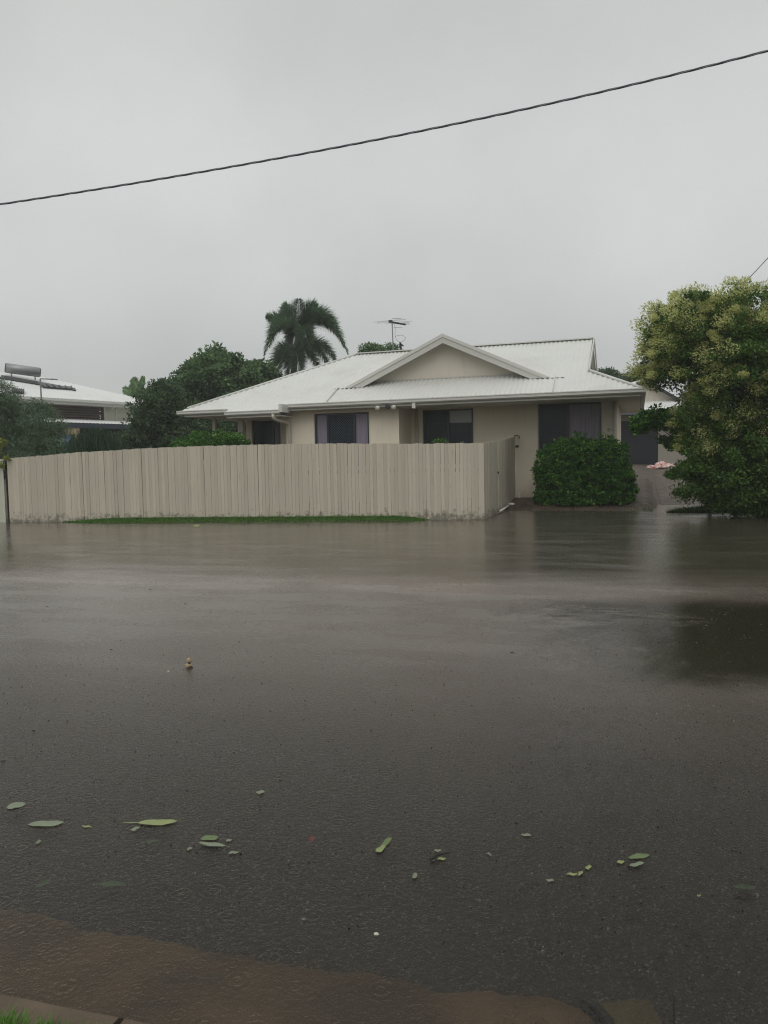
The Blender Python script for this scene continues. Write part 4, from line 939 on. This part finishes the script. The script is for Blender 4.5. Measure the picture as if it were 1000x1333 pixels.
# palm
def palm(px, py, Y):
    c = atY(px, py, Y); bb = Vector((atY(372, 600, Y).x, Y, ground_h(0, Y))); k = Y/F_PX
    R = empty('palm_tree', bb, 'tall feathery palm with drooping plumes behind the white roof', 'palm')
    top = c-bb; m = MB(); m.tube([(0, 0, -.1), (top.x*.35, 0, top.z*.5), (top.x*.8, 0, top.z*.85), tuple(top)], [.20, .15, .13, .10], 12); m.obj('trunk', M_BARKG, R, smooth=True)
    m = MB(); m.tube([tuple(top+Vector((-.05, 0, -.8))), tuple(top)], [.15, .1], 12); m.obj('crownshaft', F_MID, R, smooth=True)
    # tips in pixels, arch height in pixels, depth offset (m)
    tips = [(347, 413, 10, .3), (344, 463, 58, -.3), (351, 452, 42, .6), (389, 389, 8, -.4), (371, 397, 10, .4), (412, 399, 22, .4), (421, 414, 20, -.6), (453, 460, 66, -.4), (448, 452, 60, .5), (440, 438, 34, .9), (361, 430, 22, -1.0), (404, 460, 30, -1.3), (380, 458, 22, 1.0),
            (352, 490, 30, .4, 1), (360, 497, 34, -.9, 1), (374, 500, 26, -.5, 1), (431, 482, 36, .7, 1), (441, 477, 38, -.5, 1), (418, 488, 32, .2, 1), (390, 498, 26, -1.2, 1)]
    low = atY(384, 461, Y)-bb; crown_top = top
    for tx, ty, arch, dy, *lowf in tips:
        top = low if lowf else crown_top
        tip = atY(tx, ty, Y+dy)-bb; mid = top.lerp(tip, .5)+Vector((0, 0, arch*k*1.25)); n = 26; P_ = []
        for i in range(n+1): t = i/n; P_.append(top*(1-t)**2+mid*2*t*(1-t)+tip*t*t)
        m = MB(); m.tube(P_, [.03*(1-i/n)+.006 for i in range(n+1)], 5)
        fr = m.obj('frond', F_PALM, R, smooth=True)
        C = []; A = []; B = []
        Lr = sum((P_[i+1]-P_[i]).length for i in range(n))
        for i in range(210):
            t = .10+.9*i/209; f = t*n; j = min(n-1, int(f)); p_ = P_[j].lerp(P_[j+1], f-j); ti = (P_[j+1]-P_[j]).normalized()
            sd = ti.cross(Vector((0, 0, 1))); sd = sd.normalized() if sd.length > .05 else Vector((1, 0, 0)); up = sd.cross(ti)
            for s_ in (-1, 1):
                for _ in range(2):
                    ln = .66*math.sin(math.pi*min(.97, .18+t*.80))**.7*random.uniform(.75, 1.1)
                    th_ = random.uniform(-1.0, 1.0); dd = ((sd*s_*math.cos(th_)+up*math.sin(th_))*.95+ti*random.uniform(.35, .6)+Vector((0, 0, -.12))).normalized()
                    C.append(tuple(p_+dd*ln*.5)); A.append(tuple(dd*ln*.5)); w3 = dd.cross(ti+Vector((0, .1, 0))).normalized(); B.append(tuple(w3*.015))
        scatter_mesh('leaflets', F_PALM, np.array(C), np.array(A), np.array(B), fr)
palm(388, 438, 37)

# ------------------------------------------------------------------ cables
def twisted(name, P_, r_, strands, pitch, label):
    o_ = P_[0].copy(); m = MB(); dense = []
    for i in range(len(P_)-1):
        n = max(1, int((P_[i+1]-P_[i]).length/(pitch/9)))
        for k in range(n): dense.append(P_[i].lerp(P_[i+1], k/n)-o_)
    run = 0; path = [[] for _ in range(strands)]
    for i, p_ in enumerate(dense):
        if i: run += (dense[i]-dense[i-1]).length
        d = (dense[min(i+1, len(dense)-1)]-dense[max(0, i-1)]).normalized(); a = d.cross(Vector((0, 0, 1))).normalized(); b_ = a.cross(d)
        for s_ in range(strands):
            an = 2*math.pi*(run/pitch+s_/strands); path[s_].append(p_+(a*math.cos(an)+b_*math.sin(an))*r_*.55 if strands > 1 else p_)
    for s_ in path: m.tube(s_, r_*(.52 if strands > 1 else 1), 6)
    o = m.obj(name, M_CABLE, smooth=True); o.location = o_; return tag(o, label, 'cable')
def through(pa, pm, pb, extra=.35, n=40):
    out_ = []
    for i in range(n+1):
        t = -extra+(1+2*extra)*i/n
        l0 = 2*(t-.5)*(t-1); l1 = -4*t*(t-1); l2 = 2*t*(t-.5); out_.append(pa*l0+pm*l1+pb*l2)
    return out_
pa, pm, pb2 = atY(0, 266, 10.6), atY(500, 180, 9.55), atY(1000, 66, 8.5)
twisted('overhead_cable', through(pa, pm, pb2, .3), .0135, 3, .75, 'twisted dark overhead power cable sagging right across the grey sky')
hc_ = house(.0, .2, EZ+.05); far_ = atY(1080, 247, 18.2); mid_ = hc_.lerp(far_, .5)+Vector((0, 0, -.10))
# keep it on the pixel where it leaves the crown
twisted('service_cable', through(hc_, mid_, far_, .0), .011, 1, .4, 'thin service cable slanting down into the top of the flowering tree')

# ------------------------------------------------------------------ things in the road
HKp = atz(246, 873, -.02)
HK = empty('broken_husk', Vector((HKp.x, HKp.y, -.01)), 'small tan two lobed broken husk standing up out of the wet road', 'husk')
def lump(name, c, r_, mat, par, seed, jag=.25):
    m = MB(); n, k = 20, 12
    for i in range(k+1):
        for j in range(n):
            th = math.pi*i/k; ph = 2*math.pi*j/n; d = Vector((math.sin(th)*math.cos(ph), math.sin(th)*math.sin(ph), math.cos(th)))
            s_ = 1+jag*mnoise.noise(d*2.2+Vector((seed, 0, 0)))+jag*.5*mnoise.noise(d*6+Vector((seed, 3, 0))); m.v.append((c[0]+d.x*r_[0]*s_, c[1]+d.y*r_[1]*s_, c[2]+d.z*r_[2]*s_))
    m.f = [(i*n+j, i*n+(j+1) % n, (i+1)*n+(j+1) % n, (i+1)*n+j) for i in range(k) for j in range(n)]
    return m.obj(name, mat, par, smooth=True)
M_HUSK = simple('tan_husk', (.36, .29, .17), .6, .35, 60, .4); M_HUSKD = simple('dark_husk_tone', (.035, .022, .014), .7, .3, 60, .3)
lump('lower_lobe', (.0, 0, .020), (.021, .018, .020), M_HUSK, HK, 1); lump('upper_lobe', (.001, .004, .052), (.014, .013, .018), M_HUSK, HK, 5)
lump('dark_hollow', (.012, -.012, .012), (.017, .010, .012), M_HUSKD, HK, 9); lump('dark_notch', (.006, -.006, .040), (.009, .008, .006), M_HUSKD, HK, 12)  # dark lumps low on the front and between the lobes
for k, (x, y, s_, lab) in enumerate(((219, 874, .008, 'tiny white shell chip in the road just left of the tan husk'), (490, 1216, .0065, 'small pale ring shaped snail shell on the asphalt near the gutter'), (148, 1322, .0, ''))):
    if s_ == 0: continue
    q = atz(x, y, -.0); o = lump('shell_chip', (0, 0, 0), (s_, s_*.8, s_*.5), M_PIPE, None, 30+k, .5); o.location = q; tag(o, lab, 'shell')
# floating leaves
M_LG = simple('floating_leaf_green', (.10, .145, .045), .4, .25, 40, .2); M_LY = simple('floating_leaf_yellow_green', (.21, .25, .09), .4, .25, 40, .2)
M_LP = simple('floating_leaf_pale', (.16, .19, .12), .4, .2, 40, .2); M_LS = simple('sunken_leaf', (.05, .11, .05), .5, .2, 40, .2); M_LR = simple('red_petal', (.28, .03, .03), .5)
LV = [ # px, py, length px, width px, angle deg, material, z, label
 (21, 1049, 26, 9, 12, M_LP, .003, 'pale floating leaf nearest the left edge of the road'),
 (60, 1072, 48, 9, 3, M_LP, .003, 'long pale two part leaf floating between the left edge and the longest yellow green leaf'),
 (205, 1070, 52, 9, 2, M_LY, .004, 'longest yellow green leaf floating with its stalk on the wet road'),
 (176, 1079, 13, 5, 20, M_LP, .003, 'small pale leaf just below the stalk of the longest leaf'),
 (113, 1076, 14, 3, -4, M_LY, .003, 'narrow yellowish scrap between the two long floating leaves'),
 (50, 1096, 9, 4, 30, M_LP, .003, 'tiny pale scrap below the two part leaf'),
 (195, 1096, 26, 6, 12, M_LS, -.012, 'dim green leaf sunk under water below the longest leaf'),
 (57, 1150, 22, 7, 25, M_LS, -.010, 'dim greenish leaf under water near the left gutter'),
 (145, 1151, 34, 9, 3, M_LS, -.008, 'blue green sunken leaf close to the brown gutter'),
 (273, 1091, 24, 8, 4, M_LG, .003, 'olive leaf on top of the torn leaf cluster'),
 (276, 1099, 36, 6, -6, M_LP, .005, 'pale torn leaf at the bottom of the olive cluster'),
 (247, 1105, 8, 4, 25, M_LP, .003, 'tiny pale scrap left of the torn leaf cluster'),
 (298, 1094, 8, 4, 10, M_LP, .003, 'tiny round pale scrap to the right of the torn leaf cluster'),
 (304, 1110, 14, 4, 3, M_LP, .003, 'thin pale sliver below right of the torn leaf cluster'),
 (339, 1031, 12, 5, 10, M_LP, .003, 'small pale leaf floating alone above the torn cluster'),
 (503, 1097, 20, 8, 45, M_LG, .003, 'green leaf lobe upper half of the folded pair in mid road'),
 (495, 1105, 14, 8, 30, M_LY, .004, 'lighter green leaf lobe touching the folded green leaf'),
 (570, 1107, 10, 4, 0, M_LP, .003, 'small pale leaf above the dark twig'),
 (575, 1118, 12, 4, 0, M_LY, .003, 'small yellowish leaf under the dark twig'),
 (540, 1140, 9, 7, 60, M_LP, .003, 'tiny triangular pale leaf below the twig'),
 (637, 1112, 8, 3, -30, M_LP, .003, 'tiny pale leaf between the twig and the row of scraps'),
 (685, 1087, 14, 4, -3, M_LP, .003, 'small pale leaf floating above the row of scraps'),
 (716, 1146, 11, 4, 0, M_LP, .003, 'first scrap at the lower end of the rising row'),
 (745, 1138, 14, 4, -4, M_LY, .003, 'second scrap of the rising row, thin and yellowish'),
 (756, 1137, 8, 5, 40, M_LY, .005, 'third scrap of the rising row, touching the thin yellowish one'),
 (766, 1129, 9, 6, 20, M_LY, .003, 'fourth scrap of the rising row, small and squarish'),
 (808, 1122, 10, 5, 0, M_LY, .003, 'yellow scrap just left of the broad green leaf'),
 (832, 1115, 28, 8, 6, M_LG, .003, 'broad green leaf at the upper end of the rising row'),
 (829, 1125, 20, 6, 12, M_LP, .005, 'pale straight leaf lying just below the broad green one'),
 (910, 1166, 6, 3, 0, M_LY, .003, 'single yellow fleck farthest toward the lower corner'),
 (970, 1155, 30, 8, -4, M_LS, -.012, 'dim green leaf sunk near the lower corner of the road'),
 (406, 1092, 7, 9, 90, M_LR, -.004, 'tiny red petal under the water'),
 (256, 684, 10, 4, 0, M_LY, .004, 'small yellow leaf floating below the grass of the fence')]
for px, py, lp, wp, ang, mt, z, lab in LV:
    c = atz(px, py, z); ex = (atz(px+1, py, z)-c); ey = (atz(px, py-1, z)-c); a = rad(ang)
    # direction given in the picture, laid on the water
    dirv = (ex*math.cos(a)+ey*math.sin(a)); per_ = (-ex*math.sin(a)+ey*math.cos(a)); Lh = dirv*lp*.5; Wh = per_*wp*.5
    m = MB(); n = 10; seed = px
    for i in range(n+1):
        t = -1+2*i/n; ww = (1-abs(t)**2.4)**.7*(1+.25*mnoise.noise(Vector((t*3, seed, 0)))) if abs(t) < 1 else .03
        bend = .18*math.sin(seed)*(1-t*t)
        for s_ in (-1, 0, 1): q = Lh*t+Wh*(ww*s_*(.8+.3*mnoise.noise(Vector((t*5, seed, s_*7))))+bend); m.v.append((q.x, q.y, .001*abs(s_)+.0012*math.sin(t*5+seed)))
    m.f = [(3*i+j, 3*i+j+1, 3*i+j+4, 3*i+j+3) for i in range(n) for j in range(2)]
    if lp > 45 and mt is M_LY: m.add([tuple(-Lh), tuple(-Lh*1.7+Wh*.1), tuple(-Lh*1.7+Wh*.25), tuple(-Lh+Wh*.25)], [(0, 1, 2, 3)])
    o = m.obj('floating_leaf' if 'petal' not in lab else 'petal', mt, smooth=True); o.location = c; tag(o, lab, 'leaf' if 'petal' not in lab else 'petal', 'fallen leaves on the flooded road' if 'petal' not in lab else None)
q0, q1 = atz(560, 1119, .006), atz(578, 1111, .006)
m = MB(); m.tube([Vector((0, 0, 0)), (q1-q0)*.5+Vector((0, .004, .003)), q1-q0, (q1-q0)*1.25+Vector((.012, 0, 0))], [.004, .005, .003, .001], 7); o = m.obj('twig', M_DARKW); o.location = q0
tag(o, 'short dark twig lying among small leaves in the middle of the wet road', 'twig')
q0 = atz(878, 1345, -.02); q1 = atY(876, 1291, q0.y+.02)
m = MB(); m.tube([Vector((0, 0, 0)), (q1-q0)*.6+Vector((.001, 0, 0)), q1-q0], [.0018, .0014, .0008], 6); o = m.obj('grass_stalk', M_DARKW); o.location = q0
tag(o, 'single dark upright stalk at the bottom edge of the picture', 'stalk')
C = []
for i in range(170):
    d = random.uniform(2.0, 4.6); a = random.uniform(-.62, .55)*d*1.1-.1*d; q = ER*a+NR*d; C.append((q.x, q.y, .0035))
n = len(C); A = unit(rng.normal(size=(n, 3))*np.array([1, 1, .03]))*rng.uniform(.002, .006, (n, 1)); B = unit(np.cross(A, np.array([0, 0, 1.0])))*.0022
tag(scatter_mesh('debris', foliage_mat('pale_and_dark_flecks', (.02, .016, .012), (.20, .20, .13), rough=.5), np.array(C), A, B), 'tiny leaf flecks and seeds drifting on the flooded road', 'debris', kind='stuff')
# clods on the driveway
for k, (px, py, s_) in enumerate(((868, 626, 3.5), (861, 629, 3), (850, 628, 2.5), (872, 634, 3), (866, 636, 3.5), (848, 640, 3), (884, 641, 4), (858, 645, 2.5))):
    q = None
    for it in range(60):  # march down the ray to the driveway
        dr = ray(px, py); 
        t = 15+it*.35; P_ = EYE+dr*t
        if P_.z <= ground_h(P_.x, P_.y)+.012: q = P_; break
    if q is None: q = atz(px, py, .2)
    r_ = s_*q.y/F_PX*.5; o = lump('mud_clod', (0, 0, 0), (r_, r_*.8, r_*.7), M_HUSKD, None, 50+k, .5); o.location = q
    tag(o, ['dark mud clod nearest the pink cloth heap', 'middle clod of the three on the row below the cloth heap', 'leftmost mud clod beside the clipped bush', 'dark clod touching the flowering tree shadow on the driveway', 'larger clod in the centre of the wet driveway', 'small clod at the bush side halfway down the driveway', 'flat dark clod under the lowest leaves of the flowering tree', 'lowest small clod near the water edge of the driveway'][k], 'clod', 'mud clods on the driveway')
# bark litter under the bush
C = []
for i in range(900):
    q = house(random.uniform(-3.3, .4), random.gauss(-.15, .32), 0); z = ground_h(q.x, q.y)
    if z > -.03: C.append((q.x, q.y, z+.012))
n = len(C); A = unit(rng.normal(size=(n, 3))*np.array([1, 1, .25]))*.022; B = unit(np.cross(A, rng.normal(size=(n, 3))*.3+np.array([0, 0, 1])))*.010
tag(scatter_mesh('leaf_litter', foliage_mat('brown_litter', (.03, .018, .01), (.16, .10, .055), rough=.6), np.array(C), A, B), 'brown bark and leaf litter washed up below the clipped bush', 'litter', kind='stuff')

# ------------------------------------------------------------------ rain haze
m = MB(); m.box(-75, 75, -12, 110, -1.2, 11.0)
b = NB('rain_haze'); pv = b.n('ShaderNodeVolumePrincipled', Density=.0013, Anisotropy=.2); pv.inputs['Color'].default_value = (.95, .97, .97, 1)
b.t.links.new(pv.outputs[0], b.out.inputs['Volume']); MATS['rain_haze'] = b.m
tag(m.obj('haze', b.m), 'pale grey rain haze hanging over the whole street', 'haze', kind='stuff')
